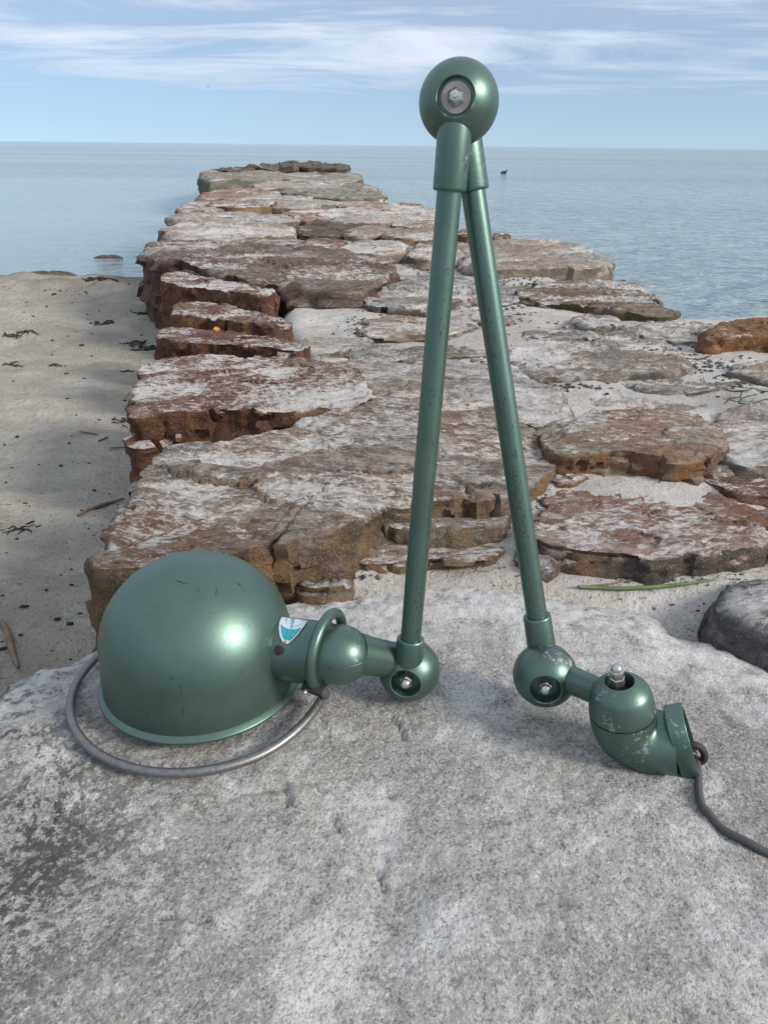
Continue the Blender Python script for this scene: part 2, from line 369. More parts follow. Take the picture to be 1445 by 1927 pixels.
# ------------------------------------------------------------------ object helpers
def link(name, me, mat, parent=None, loc=None):
    o = bpy.data.objects.new(name, me)
    if mat: me.materials.append(MATS[mat])
    COL.objects.link(o)
    if parent is not None: o.parent = parent
    if loc is not None: o.location = loc
    return o
def tag(o, label=None, cat=None, group=None, kind=None):
    if label: o['label'] = label
    if cat: o['category'] = cat
    if group: o['group'] = group
    if kind: o['kind'] = kind
    return o
def empty(name, loc, label=None, cat=None, group=None):
    o = bpy.data.objects.new(name, None); o.empty_display_size = 0.05; COL.objects.link(o); o.location = loc
    return tag(o, label, cat, group)
def mesh_np(name, V, Fc, smooth=True, sharp=None):
    me = bpy.data.meshes.new(name)
    me.from_pydata([tuple(x) for x in V], [], Fc); me.update()
    if smooth:
        me.shade_smooth()
        if sharp: me.set_sharp_from_angle(angle=R_(sharp))
    return me
def attr(me, name, vals):
    a = me.attributes.new(name, 'FLOAT', 'POINT'); a.data.foreach_set('value', np.asarray(vals, dtype=np.float32))
def frame(ax, hint=Vector((0, 0, 1))):
    ax = ax.normalized()
    if abs(ax.dot(hint)) > 0.95: hint = Vector((1, 0, 0))
    u = (hint - ax * hint.dot(ax)).normalized(); return ax, u, ax.cross(u)
ORI = Vector((0, 0, 0))
def lathe(prof, o, ax, seg=64, sharp=35, hint=Vector((0, 0, 1)), name='lathe', V0=None, F0=None):
    """prof: list of (height along axis, radius)"""
    a, u, w = frame(ax, hint); V = V0 if V0 is not None else []; Fc = F0 if F0 is not None else []
    b0 = len(V); rings = []
    for h, r in prof:
        if r < 1e-6: rings.append([len(V)]); V.append(o + a * h)
        else:
            rings.append(list(range(len(V), len(V) + seg)))
            for k in range(seg):
                t = 2 * math.pi * k / seg; V.append(o + a * h + (u * math.cos(t) + w * math.sin(t)) * r)
    for A, B in zip(rings[:-1], rings[1:]):
        for k in range(seg):
            k2 = (k + 1) % seg
            if len(A) == 1 and len(B) == 1: continue
            if len(A) == 1: Fc.append((A[0], B[k2], B[k]))
            elif len(B) == 1: Fc.append((A[k], A[k2], B[0]))
            else: Fc.append((A[k], A[k2], B[k2], B[k]))
    return V, Fc
def build(name, V, Fc, mat, parent, sharp=35):
    off = parent.matrix_world.translation if parent else ORI
    root = parent
    o_ = Vector((0, 0, 0))
    while root is not None: o_ += root.location; root = root.parent
    me = mesh_np(name, [tuple(Vector(v) - o_) for v in V], Fc, True, sharp)
    bm = bmesh.new(); bm.from_mesh(me); bmesh.ops.recalc_face_normals(bm, faces=bm.faces); bm.to_mesh(me); bm.free()
    if sharp: me.set_sharp_from_angle(angle=R_(sharp))
    return link(name, me, mat, parent)
def tube(path, rad, seg=20, closed=False, V=None, Fc=None, caps=True):
    V = V if V is not None else []; Fc = Fc if Fc is not None else []
    P = [Vector(p) for p in path]; n = len(P); rings = []
    prev = None
    for i in range(n):
        if closed: t = (P[(i + 1) % n] - P[i - 1]).normalized()
        else: t = (P[min(i + 1, n - 1)] - P[max(i - 1, 0)]).normalized()
        if prev is None: _, u, w = frame(t)
        else: u = (prev - t * prev.dot(t)).normalized(); w = t.cross(u)
        prev = u
        r = rad[i] if hasattr(rad, '__len__') else rad
        rings.append(list(range(len(V), len(V) + seg)))
        for k in range(seg):
            a = 2 * math.pi * k / seg; V.append(P[i] + (u * math.cos(a) + w * math.sin(a)) * r)
    pairs = list(zip(rings[:-1], rings[1:])) + ([(rings[-1], rings[0])] if closed else [])
    for A, B in pairs:
        for k in range(seg): Fc.append((A[k], A[(k + 1) % seg], B[(k + 1) % seg], B[k]))
    if caps and not closed: Fc.append(tuple(reversed(rings[0]))); Fc.append(tuple(rings[-1]))
    return V, Fc
def spline(pts, n=12):
    P = [Vector(p) for p in pts]; out = []
    for i in range(len(P) - 1):
        p0 = P[max(i - 1, 0)]; p1 = P[i]; p2 = P[i + 1]; p3 = P[min(i + 2, len(P) - 1)]
        for k in range(n):
            t = k / n
            out.append(0.5 * ((2 * p1) + (p2 - p0) * t + (2 * p0 - 5 * p1 + 4 * p2 - p3) * t * t + (3 * p1 - p0 - 3 * p2 + p3) * t ** 3))
    out.append(P[-1]); return out
def arr3(x, y, z): return np.stack([x, y, z], 1)

# ================================================================== THE SETTING
# ---- sea
def shore_y(x): return np.where(x < 0.2, 4.05, 4.05 - 3.0 * sstep(0.2, 1.4, x))
xs = np.concatenate([[-30000, -3000, -400, -80, -25], np.linspace(-12, 12, 25), [25, 80, 400, 3000, 30000]])
ys = np.concatenate([[-20, -5], np.linspace(0, 30, 31), [60, 120, 400, 1500, 6000, 30000]])
X, Y = np.meshgrid(xs, ys); n0, n1 = Y.shape
Vw = arr3(X.ravel(), Y.ravel(), np.zeros(X.size))
idx = np.arange(X.size).reshape(n0, n1)
Fw = np.stack([idx[:-1, :-1], idx[:-1, 1:], idx[1:, 1:], idx[1:, :-1]], -1).reshape(-1, 4).tolist()
me = mesh_np('sea', Vw, Fw); 
jx = -0.20 * Vw[:, 1]
attr(me, 'calm', sstep(1.5, -2.0, Vw[:, 0] - jx) * sstep(22, 8, Vw[:, 1]) * 0.9)
tag(link('sea', me, 'water'), kind='structure')

# ---- beach
def beach_z(x, y):
    p = arr3(x, y, 0 * x)
    d = shore_y(x) + 0.10 * fbm(p * 0.9, 3, 3) - y
    z = np.where(d > 0, 0.11 * (1 - np.exp(-d * 0.55)), 0.10 * d)
    z = np.maximum(z, -0.8)
    up = sstep(-0.05, 0.3, d)
    z = z + up * (0.016 * fbm(p * 2.3, 3, 5) + 0.013 * fbm(p * 9, 3, 9) + 0.007 * fbm(p * np.array([22, 30, 1]), 3, 21))
    fp = worley(arr3(x * 3.2, y * 3.6, 0 * x) + 0.2 * fbm(p * 7, 2, 4)[:, None], 88)
    z = z - up * 0.013 * sstep(0.34, 0.12, fp[0]) * (fp[2] > 0.45)
    wrack = np.exp(-((d - 0.45) / 0.28) ** 2)
    z = z + wrack * (0.035 + 0.035 * fbm(p * 6, 4, 31)) * sstep(0.2, -0.2, x)
    return z
bx = np.concatenate([[-14, -10, -7], np.linspace(-5, -0.1, 260), np.linspace(0.0, 2, 12), [3, 5, 8, 14]])
by = np.concatenate([[-5, -3, -1.5], np.linspace(-0.6, 4.6, 270), [5, 6, 9]])
X, Y = np.meshgrid(bx, by); n0, n1 = Y.shape
x, y = X.ravel(), Y.ravel(); z = beach_z(x, y)
idx = np.arange(X.size).reshape(n0, n1)
Fb = np.stack([idx[:-1, :-1], idx[:-1, 1:], idx[1:, 1:], idx[1:, :-1]], -1).reshape(-1, 4).tolist()
me = mesh_np('beach', arr3(x, y, z), Fb)
p = arr3(x, y, 0 * x); d = shore_y(x) - y
wet = np.clip(np.exp(-((d - 0.55) / 0.38) ** 2) * (0.35 + 0.9 * fbm(p * np.array([2.2, 5, 1]), 5, 77)) + sstep(0.40, 0.0, d) * 0.55, 0, 0.85)
attr(me, 'wet', wet)
tag(link('beach', me, 'beach_sand'), kind='structure')

# ---- the jetty: one thing, its stones are parts
JET = empty('stone_jetty', (0, 0, 0), 'long jetty of rough rust-brown and grey boulders running out into the sea', 'jetty')

def resample(P, n):
    P = np.asarray(P); Q = np.vstack([P, P[:1]]); seg = np.linalg.norm(np.diff(Q[:, :2], axis=0), axis=1)
    s = np.concatenate([[0], np.cumsum(seg)]); t = np.linspace(0, s[-1], n, endpoint=False)
    return np.stack([np.interp(t, s, Q[:, k]) for k in range(Q.shape[1])], 1)
def chaikin(P, it=1):
    P = np.asarray(P)
    for _ in range(it):
        N = np.roll(P, -1, 0); P = np.stack([0.8 * P + 0.2 * N, 0.2 * P + 0.8 * N], 1).reshape(-1, P.shape[1])
    return P
SEED = [100]
def stone(poly, z, mat, bottom=0.06, n=110, amp=1.0, bevel=0.02, facet=1.0, flare=0.12, label=None, crown=0.0, jag=1.0, tops=None, name='stone'):
    """poly: outline of the upper face in photo pixels at level z (a third value lifts that corner)"""
    SEED[0] += 1; sd = SEED[0]
    P = []; ylo = min(q[1] for q in poly); yhi = max(q[1] for q in poly)
    sink = 0.022 if bottom >= 0.1 else 0.0
    for q in poly:
        zz = z + (q[2] if len(q) > 2 else 0) - sink * max(0, 1 - 1.6 * (q[1] - ylo) / (yhi - ylo)); w = on_z(q[0], q[1], zz); P.append((w.x, w.y, zz))
    P = chaikin(P, 3); P = resample(P, n)
    size = math.sqrt(max(1e-4, np.ptp(P[:, 0]) * np.ptp(P[:, 1])))
    c = P.mean(0); S = min(1.6, max(0.35, size / 0.6))
    dirs = P[:, :2] - c[:2]; dl = np.linalg.norm(dirs, axis=1, keepdims=True); dirs = dirs / np.maximum(dl, 1e-6)
    jn = fbm(arr3(P[:, 0], P[:, 1], 0 * P[:, 0]) * 9 / S, 4, sd) * 0.022 * S * jag
    wj = worley(arr3(P[:, 0], P[:, 1], 0 * P[:, 0]) * 6 / S, sd); jn += ((wj[2] - 0.5) * 0.012 + wj[3] * 0.04) * S * jag
    P[:, :2] += dirs * jn[:, None]
    rings = []
    nt_ = tops or max(10, int(n * 0.22))
    for s in np.linspace(0, 1, nt_ + 1)[1:]:
        s2 = 1 - (1 - s) ** 1.25
        q = c + (P - c) * s2; q[:, 2] += crown * (1 - s2 ** 2); rings.append(q)
    bv = bevel * S
    # outline normal for the outward slope
    tang = np.roll(P, -1, 0) - np.roll(P, 1, 0); nrm = np.stack([tang[:, 1], -tang[:, 0]], 1)
    nrm /= np.maximum(np.linalg.norm(nrm, axis=1, keepdims=True), 1e-9)
    if (nrm * dirs).sum() < 0: nrm = -nrm
    for a in (30, 60, 85):
        q = P.copy(); q[:, :2] += nrm * bv * math.sin(R_(a)); q[:, 2] -= bv * (1 - math.cos(R_(a))); rings.append(q)
    hgt = (z - bottom); ns = max(6, int(n * 0.14))
    for t in np.linspace(0, 1, ns + 1)[1:]:
        q = P.copy(); q[:, :2] += nrm * (bv + flare * hgt * (t - 0.9 * t * t)); q[:, 2] = (P[:, 2] - bv) * (1 - t) + bottom * t; rings.append(q)
    V = np.vstack([c[None] + np.array([[0, 0, crown]])] + rings); nr = len(rings)
    Fc = []
    for k in range(n): Fc.append((0, 1 + k, 1 + (k + 1) % n))
    for r in range(nr - 1):
        a = 1 + r * n; b_ = a + n
        for k in range(n): k2 = (k + 1) % n; Fc.append((a + k, b_ + k, b_ + k2, a + k2))
    V0 = V - c * np.array([1, 1, 1])
    me = mesh_np(name, V0, Fc)
    N = np.zeros(len(V) * 3); me.vertex_normals.foreach_get('vector', N); N = N.reshape(-1, 3)
    if N[0, 2] < 0: me.flip_normals(); N = -N
    p = V
    flat = sstep(0.5, 0.95, N[:, 2]); st = 1 - flat
    ca, sa = math.cos(0.25 + 0.15 * (sd % 5 - 2)), math.sin(0.25 + 0.15 * (sd % 5 - 2))
    pr = arr3(p[:, 0] * ca + p[:, 1] * sa, -p[:, 0] * sa + p[:, 1] * ca, p[:, 2])
    low = fbm(p * 5.0 / S, 3, sd); str_ = ridged(pr * np.array([7, 20, 30]) / S, 4, sd + 3); fin = fbm(p * 60 / S, 4, sd + 7)
    str2 = ridged(pr * np.array([22, 60, 60]) / S, 3, sd + 5)
    side_d = np.zeros(len(p)); ms = st > 0.02
    if ms.any():
        ps = p[ms]; ws = 0.18 * low[ms][:, None] + 0.06 * fin[ms][:, None]
        _, _, ci, tl = worley(ps * np.array([5, 5, 13]) / S + ws, sd + 11)
        _, _, ci2, tl2 = worley(ps * np.array([19, 19, 26]) / S + ws * 2, sd + 12)
        bed = vnoise(np.stack([ps[:, 0] * 2 / S, ps[:, 1] * 2 / S, ps[:, 2] * 55 / S], 1), sd + 13)
        side_d[ms] = 0.014 * (ci - 0.5) + 0.060 * tl + 0.006 * (ci2 - 0.5) + 0.024 * tl2 + 0.003 * bed + 0.004 * fin[ms]
    mt = flat > 0.02; step = np.zeros(len(p)); stt = np.zeros(len(p))
    if mt.any():
        _, _, gi, gt = worley(pr[mt] * np.array([5, 8, 4]) / S + 0.3 * low[mt][:, None] + 0.10 * fin[mt][:, None], sd + 15)
        _, _, gi2, gt2 = worley(pr[mt] * np.array([14, 24, 8]) / S + 0.2 * fin[mt][:, None], sd + 16)
        step[mt] = (gi - 0.5) + 0.35 * (gi2 - 0.5); stt[mt] = gt + 0.3 * gt2
    dd = 0.013 * low + flat * (0.008 * str_ + 0.005 * str2 + 0.004 * fin + 0.006 * step + 0.016 * stt) + st * facet * side_d
    dd = dd * S * amp
    ed = V0 + N * dd[:, None]
    me.vertices.foreach_set('co', ed.ravel().astype(np.float32)); me.update()
    attr(me, 'cav', np.clip(str_ * 0.6 + str2 * 0.5 + step * 1.0 + fin * 0.5, -1.5, 1.5)); me.set_sharp_from_angle(angle=R_(48))
    o = link(name, me, mat, JET, tuple(c))
    if label: o['label'] = label
    return o

# ---- slab the lamp stands on (granular, nearly level)
SLAB_POLY = [on_z(px, py, 0.212) for px, py in [(-420, 1640), (-150, 1375), (0, 1272), (70, 1228), (190, 1180), (320, 1140), (450, 1115), (560, 1106), (690, 1094),
             (800, 1080), (960, 1082), (1090, 1108), (1230, 1142), (1330, 1190), (1460, 1235), (1640, 1330)]]
SLAB_POLY = [(p_.x, p_.y) for p_ in SLAB_POLY] + [(0.80, 0.10), (0.72, -0.28), (-0.2, -0.34), (-0.62, -0.22), (-0.60, 0.05)]
SP = np.array(chaikin(np.array(SLAB_POLY), 2))
def poly_sd(x, y, P):
    inside = np.zeros(len(x), bool); dmin = np.full(len(x), 1e9)
    for i in range(len(P)):
        x0, y0 = P[i]; x1, y1 = P[(i + 1) % len(P)]
        ex, ey = x1 - x0, y1 - y0; t = np.clip(((x - x0) * ex + (y - y0) * ey) / (ex * ex + ey * ey + 1e-12), 0, 1)
        dmin = np.minimum(dmin, (x - x0 - t * ex) ** 2 + (y - y0 - t * ey) ** 2)
        c_ = ((y0 > y) != (y1 > y)) & (x < ex * (y - y0) / (ey + 1e-12) + x0); inside ^= c_
    return np.where(inside, -1, 1) * np.sqrt(dmin)
CRACKS = [[(w_.x, w_.y) for w_ in (on_z(a_, b_, 0.21) for a_, b_ in ck)] for ck in (
    [(515, 1462), (538, 1478), (542, 1508)], [(626, 1528), (640, 1556), (652, 1578)], [(690, 1620), (712, 1640), (722, 1665)], [(296, 1722), (345, 1714), (392, 1730)],
    [(735, 1345), (752, 1362), (760, 1385)], [(60, 1500), (120, 1510), (150, 1540)])]
def slab_z(x, y, edge=True):
    x = np.atleast_1d(np.asarray(x, float)); y = np.atleast_1d(np.asarray(y, float))
    p = arr3(x, y, 0 * x)
    z = 0.2095 + 0.0035 * fbm(p * 5, 3, 41) + 0.0020 * fbm(p * 16, 3, 43) + 0.0015 * fbm(p * 55, 3, 47) + 0.0012 * fbm(p * 150, 2, 48)
    z += 0.003 * sstep(0.48, 0.58, y) * sstep(-0.1, 0.15, x)
    z -= 0.012 * np.exp(-(((x + 0.28) / 0.10) ** 2 + ((y - 0.36) / 0.05) ** 2))
    z -= 0.004 * np.exp(-(((x - 0.0) / 0.03) ** 2 + ((y - 0.30) / 0.09) ** 2))
    z += 0.003 * np.exp(-(((x - 0.05) / 0.05) ** 2 + ((y - 0.33) / 0.09) ** 2))
    z -= 0.004 * sstep(0.012, 0.0, np.abs(y - (0.49 - 0.9 * (x - 0.30)) + 0.01 * fbm(p * 20, 2, 8)))* sstep(0.2, 0.3, x)
    rd = ridged(p * np.array([4.0, 6.0, 1]) + 3.1, 3, 57); z -= 0.0045 * sstep(0.80, 0.97, rd)
    w1, w2, wi, wt = worley(p * np.array([5, 7, 1]) + 0.35 * fbm(p * 9, 3, 15)[:, None], 61); z += 0.004 * (wi - 0.5) * sstep(0.0, 0.10, w2 - w1)
    for ck in CRACKS:                        # short open cracks and chipped ledges
        dm = np.full(len(x), 1.0)
        for (ax_, ay_), (bx_, by_) in zip(ck[:-1], ck[1:]):
            ex, ey = bx_ - ax_, by_ - ay_; t = np.clip(((x - ax_) * ex + (y - ay_) * ey) / (ex * ex + ey * ey), 0, 1)
            dm = np.minimum(dm, np.hypot(x - ax_ - t * ex, y - ay_ - t * ey))
        dm = dm + 0.0016 * fbm(p * 90, 2, 19)
        z -= 0.0034 * sstep(0.0030, 0.0004, dm)
    if edge:
        sd_ = poly_sd(x, y, SP) + 0.022 * fbm(p * 12, 5, 53, 0.6)
        t = np.clip((sd_ + 0.07) / 0.07, 0, 1)
        z -= 0.015 * t ** 1.8 + 0.004 * t * fbm(p * 60, 3, 54)
        z -= np.clip(sd_, 0, 0.03) / 0.03 * 0.17 
    return z
gx = np.concatenate([np.arange(-0.72, -0.42, 0.006), np.arange(-0.42, 0.46, 0.0026), np.arange(0.46, 0.90, 0.006)]); gy = np.concatenate([np.arange(-0.38, 0.15, 0.02), np.arange(0.15, 0.50, 0.0024), np.arange(0.50, 0.84, 0.0038)])
X, Y = np.meshgrid(gx, gy); n0, n1 = X.shape; x, y = X.ravel(), Y.ravel(); z = slab_z(x, y)
keep = poly_sd(x, y, SP).reshape(n0, n1) < 0.06
idx = np.arange(X.size).reshape(n0, n1)
Q = np.stack([idx[:-1, :-1], idx[:-1, 1:], idx[1:, 1:], idx[1:, :-1]], -1)
kq = keep[:-1, :-1] & keep[:-1, 1:] & keep[1:, 1:] & keep[1:, :-1]
Q = Q[kq]; used = np.unique(Q); rem = np.zeros(X.size, int); rem[used] = np.arange(len(used))
me = mesh_np('stone', arr3(x[used], y[used], z[used]), rem[Q].tolist())
p = arr3(x[used], y[used], 0 * x[used])
attr(me, 'cav', np.clip(fbm(p * 30, 3, 91) * 2, -1, 1))
li = np.exp(-(((p[:, 0] + 0.28) / 0.15) ** 2 + ((p[:, 1] - 0.38) / 0.13) ** 2)) * 1.1 + 0.8 * sstep(-0.02, -0.28, p[:, 0]) * sstep(0.45, 0.30, p[:, 1]) \
    + 0.9 * sstep(-0.20, -0.36, p[:, 0]) * sstep(0.33, 0.45, p[:, 1])
attr(me, 'lichen', np.clip(0.72 * li + 0.35 * fbm(p * 7, 3, 95), 0, 0.85))
sdv = poly_sd(p[:, 0], p[:, 1], SP)
attr(me, 'sandy', np.clip(sstep(-0.14, -0.01, sdv) * 0.9 * sstep(0.1, 0.4, p[:, 1]) + sstep(0.5, 0.66, p[:, 1]) * 0.5 + 0.5 * sstep(0.28, 0.4, p[:, 0]) * sstep(0.4, 0.55, p[:, 1]), 0, 1))
o = link('stone', me, 'slab_stone', JET); o['label'] = 'broad pale grey granite slab under the green lamp'

# ---- the sand that fills the jetty between the stones
SAND_POLY = np.array([(p_.x, p_.y) for p_ in [on_z(px, py, 0.205) for px, py in [(400, 1120), (500, 1000), (520, 830), (500, 700), (470, 640), (500, 575), (560, 470),
    (530, 430), (510, 390), (500, 352), (560, 336), (640, 345), (690, 372), (790, 405), (880, 450), (1020, 500), (1130, 560), (1230, 596), (1300, 604), (1445, 596), (1640, 604), (1950, 700),
    (2300, 1200), (1800, 1500), (1445, 1450), (1240, 1360), (1060, 1300), (700, 1300), (480, 1290)]]])
def sand_z(x, y):
    x = np.atleast_1d(np.asarray(x, float)); y = np.atleast_1d(np.asarray(y, float)); p = arr3(x, y, 0 * x)
    z = 0.2100 + 0.007 * fbm(p * 4, 3, 61) + 0.005 * fbm(p * 14, 3, 63) + 0.002 * fbm(p * 50, 3, 65)
    z += 0.018 * sstep(0.66, 0.95, y) - 0.05 * (1 - sstep(0.625, 0.71, y - 0.10 * np.clip(-x, 0, 1) + 0.10 * np.clip(x - 0.25, 0, 1)))
    z += 0.012 * sstep(0.9, 1.6, y) * fbm(p * np.array([5, 9, 1]), 4, 71)
    sd_ = poly_sd(x, y, SAND_POLY); z -= 0.20 * sstep(-0.10, 0.05, sd_)
    return z
def grid_obj(name, gx, gy, zf, keepf, mat, attrs=()):
    X, Y = np.meshgrid(gx, gy); n0, n1 = X.shape; x, y = X.ravel(), Y.ravel(); z = zf(x, y)
    keep = keepf(x, y).reshape(n0, n1); idx = np.arange(X.size).reshape(n0, n1)
    Q = np.stack([idx[:-1, :-1], idx[:-1, 1:], idx[1:, 1:], idx[1:, :-1]], -1)
    Q = Q[keep[:-1, :-1] & keep[:-1, 1:] & keep[1:, 1:] & keep[1:, :-1]]
    used = np.unique(Q); rem = np.zeros(X.size, int); rem[used] = np.arange(len(used))
    me = mesh_np(name, arr3(x[used], y[used], z[used]), rem[Q].tolist())
    return link(name, me, mat)
gx = np.arange(-3.2, 2.4, 0.02); gy = np.concatenate([np.arange(0.45, 2.4, 0.011), np.arange(2.4, 13.5, 0.05)])
tag(grid_obj('sand', gx, gy, sand_z, lambda x, y: poly_sd(x, y, SAND_POLY) < 0.06, 'white_sand'), kind='structure')

# ---- stones, nearest first (outlines of their upper faces)
stone([(205, 1052, .0), (212, 1005, .008), (240, 945, .010), (280, 885, .010), (305, 845, .010), (440, 832, .010), (560, 802, .010), (640, 770, .01), (760, 745, .005), (905, 758), (985, 800, -.005),
       (1040, 868, -.02), (1000, 905, -.02), (960, 930, -.012), (850, 938, -.008), (735, 945, -.006), (690, 958, -.004), (640, 985), (560, 1000), (520, 1022), (400, 1040), (260, 1062)], 0.262, 'stone_tan',
      bottom=0.03, n=340, bevel=0.012, flare=0.05, amp=0.75, label='big tan and grey boulder with white salt streaks behind the lamp shade', tops=90)
stone([(735, 962), (850, 945), (945, 948), (955, 970), (940, 985), (850, 990), (760, 992), (728, 985)], 0.238, 'stone_grey', bottom=0.12, n=170, bevel=0.012, amp=0.6)
stone([(640, 1045), (700, 1012), (800, 995), (900, 992), (950, 1010), (945, 1040), (880, 1052), (800, 1050), (700, 1062)], 0.222, 'stone_tan', bottom=0.12, n=170, bevel=0.012, amp=0.7)
stone([(1005, 985), (1030, 940), (1080, 905), (1160, 890), (1290, 912), (1390, 945), (1450, 985), (1440, 1020), (1390, 1035), (1300, 1038), (1240, 1052), (1150, 1040), (1080, 1035), (1015, 1020)], 0.238, 'stone_rose',
      bottom=0.12, n=280, bevel=0.012, amp=0.7, label='broad rose-brown stone flecked with white sand beyond the reed', tops=60)
stone([(1375, 1140), (1385, 1112), (1425, 1088), (1510, 1075), (1640, 1085), (1660, 1190), (1540, 1195), (1440, 1165)], 0.236, 'stone_charcoal', bottom=0.16, n=220, bevel=0.055, crown=0.010, amp=0.6, facet=0.5, jag=0.6, flare=0.4,
      label='dark rounded grey boulder at the edge of the slab')
stone([(1000, 820), (1050, 795), (1150, 770), (1260, 765), (1330, 785), (1360, 820), (1330, 855), (1270, 862), (1180, 850), (1100, 848), (1040, 848)], 0.258, 'stone_orange', bottom=0.14, n=220, bevel=0.018, amp=0.8, crown=0.01,
      label='stone with an orange broken front beside the right arm of the lamp')
stone([(1335, 830), (1370, 775), (1480, 750), (1640, 770), (1650, 860), (1500, 872), (1400, 868)], 0.245, 'stone_pale', bottom=0.14, n=170, bevel=0.02, amp=0.9)
stone([(1338, 905), (1400, 885), (1520, 880), (1620, 905), (1520, 935), (1420, 930), (1380, 922)], 0.236, 'stone_red', bottom=0.14, n=140, bevel=0.016, amp=0.9)
stone([(248, 788, -.004), (262, 740), (262, 700), (330, 674), (430, 668), (560, 676), (660, 690), (700, 730), (660, 770), (590, 768), (560, 772), (430, 768), (330, 764)], 0.262, 'stone_red', bottom=-0.02, n=260, bevel=0.012, flare=0.06, amp=0.8,
      label='red-brown block streaked with white salt, above the ochre corner', tops=60)
stone([(620, 690), (720, 665), (860, 680), (960, 700), (1040, 740), (1060, 790), (990, 800), (900, 760), (760, 748), (640, 770)], 0.246, 'stone_pale', bottom=0.14, n=200, bevel=0.02, amp=0.8)
stone([(299, 640), (301, 620), (350, 615), (430, 625), (520, 636), (588, 652), (565, 660), (470, 652), (380, 642)], 0.256, 'stone_red', bottom=-0.02, n=180, bevel=0.012, flare=0.06, amp=0.8)
stone([(326, 592), (332, 574), (362, 568), (420, 576), (490, 594), (548, 610), (535, 616), (430, 602), (370, 596)], 0.264, 'stone_red', bottom=-0.02, n=150, bevel=0.014, flare=0.06)
stone([(303, 530), (308, 514), (335, 511), (400, 524), (470, 538), (520, 548), (500, 556), (440, 550), (380, 540)], 0.266, 'stone_red', bottom=-0.05, n=200, bevel=0.012, flare=0.03, amp=0.7,
      label='narrow dark red boulder wedged below the largest brown one')
stone([(283, 478), (290, 458), (360, 452), (440, 452), (560, 466), (660, 478), (735, 498), (740, 515), (700, 536), (655, 547), (575, 540), (488, 528), (413, 510), (323, 486)], 0.276, 'stone_brown', bottom=-0.08, n=260, bevel=0.014, flare=0.03, amp=0.7,
      label='largest flat brown boulder at the water edge of the jetty', tops=60)
stone([(688, 545), (740, 526), (830, 516), (895, 535), (890, 560), (830, 575), (745, 578), (695, 570)], 0.248, 'stone_grey', bottom=0.12, n=160, bevel=0.02)
stone([(680, 628), (700, 600), (780, 588), (870, 590), (890, 612), (850, 628), (750, 632)], 0.240, 'stone_pale', bottom=0.12, n=140, bevel=0.02)
stone([(628, 660), (690, 642), (800, 640), (880, 652), (895, 672), (800, 678), (690, 680)], 0.232, 'stone_grey', bottom=0.12, n=150, bevel=0.02)
stone([(955, 660), (985, 615), (1080, 600), (1180, 605), (1240, 640), (1290, 690), (1230, 705), (1100, 712), (1000, 705)], 0.232, 'stone_grey', bottom=0.12, n=200, bevel=0.03, amp=1.1, crown=0.01,
      label='wide flat grey stone half buried in sand beyond the arms', tops=50)
stone([(1090, 760), (1180, 728), (1330, 715), (1480, 730), (1560, 760), (1420, 775), (1250, 768)], 0.225, 'stone_pale', bottom=0.12, n=160, bevel=0.03, amp=1.1)
stone([(978, 555), (1020, 535), (1100, 525), (1180, 526), (1215, 545), (1235, 570), (1278, 592), (1240, 596), (1180, 586), (1100, 575), (1040, 568)], 0.246, 'stone_mossy', bottom=-0.05, n=190, bevel=0.02, flare=0.0,
      label='mossy brown boulder on the seaward side')
stone([(868, 462), (950, 447), (1060, 456), (1130, 482), (1144, 497), (1100, 508), (1000, 506), (930, 512), (880, 500)], 0.250, 'stone_pale', bottom=-0.05, n=170, bevel=0.02, flare=0.0, amp=0.8,
      label='broad pale flat stone above the mossy boulder')
stone([(1325, 640), (1345, 615), (1400, 601), (1480, 598), (1560, 620), (1540, 640), (1440, 625), (1375, 628)], 0.262, 'stone_ginger', bottom=0.05, n=170, bevel=0.03, amp=1.1, flare=0.25,
      label='ginger-brown boulder beside the sea, dotted with white')
stone([(1180, 625), (1230, 602), (1300, 600), (1345, 615), (1330, 640), (1270, 640)], 0.232, 'stone_pale', bottom=0.05, n=120, bevel=0.04, amp=1.2)
stone([(1385, 700), (1410, 680), (1480, 668), (1600, 685), (1590, 720), (1470, 715)], 0.245, 'stone_pale', bottom=0.12, n=120, bevel=0.04, amp=1.0)
stone([(1078, 602), (1105, 591), (1150, 592), (1162, 606), (1120, 614)], 0.246, 'stone_pale', bottom=0.12, n=80, bevel=0.04, amp=1.3)
stone([(636, 470), (665, 455), (735, 452), (760, 462), (752, 476), (700, 478)], 0.268, 'stone_pale', bottom=0.10, n=110, bevel=0.03)
stone([(762, 480), (800, 455), (880, 450), (900, 470), (860, 486), (800, 490)], 0.256, 'stone_pale', bottom=0.10, n=110, bevel=0.03)
stone([(880, 600), (930, 545), (980, 575), (960, 620), (920, 640)], 0.222, 'stone_grey', bottom=0.12, n=100, bevel=0.03)
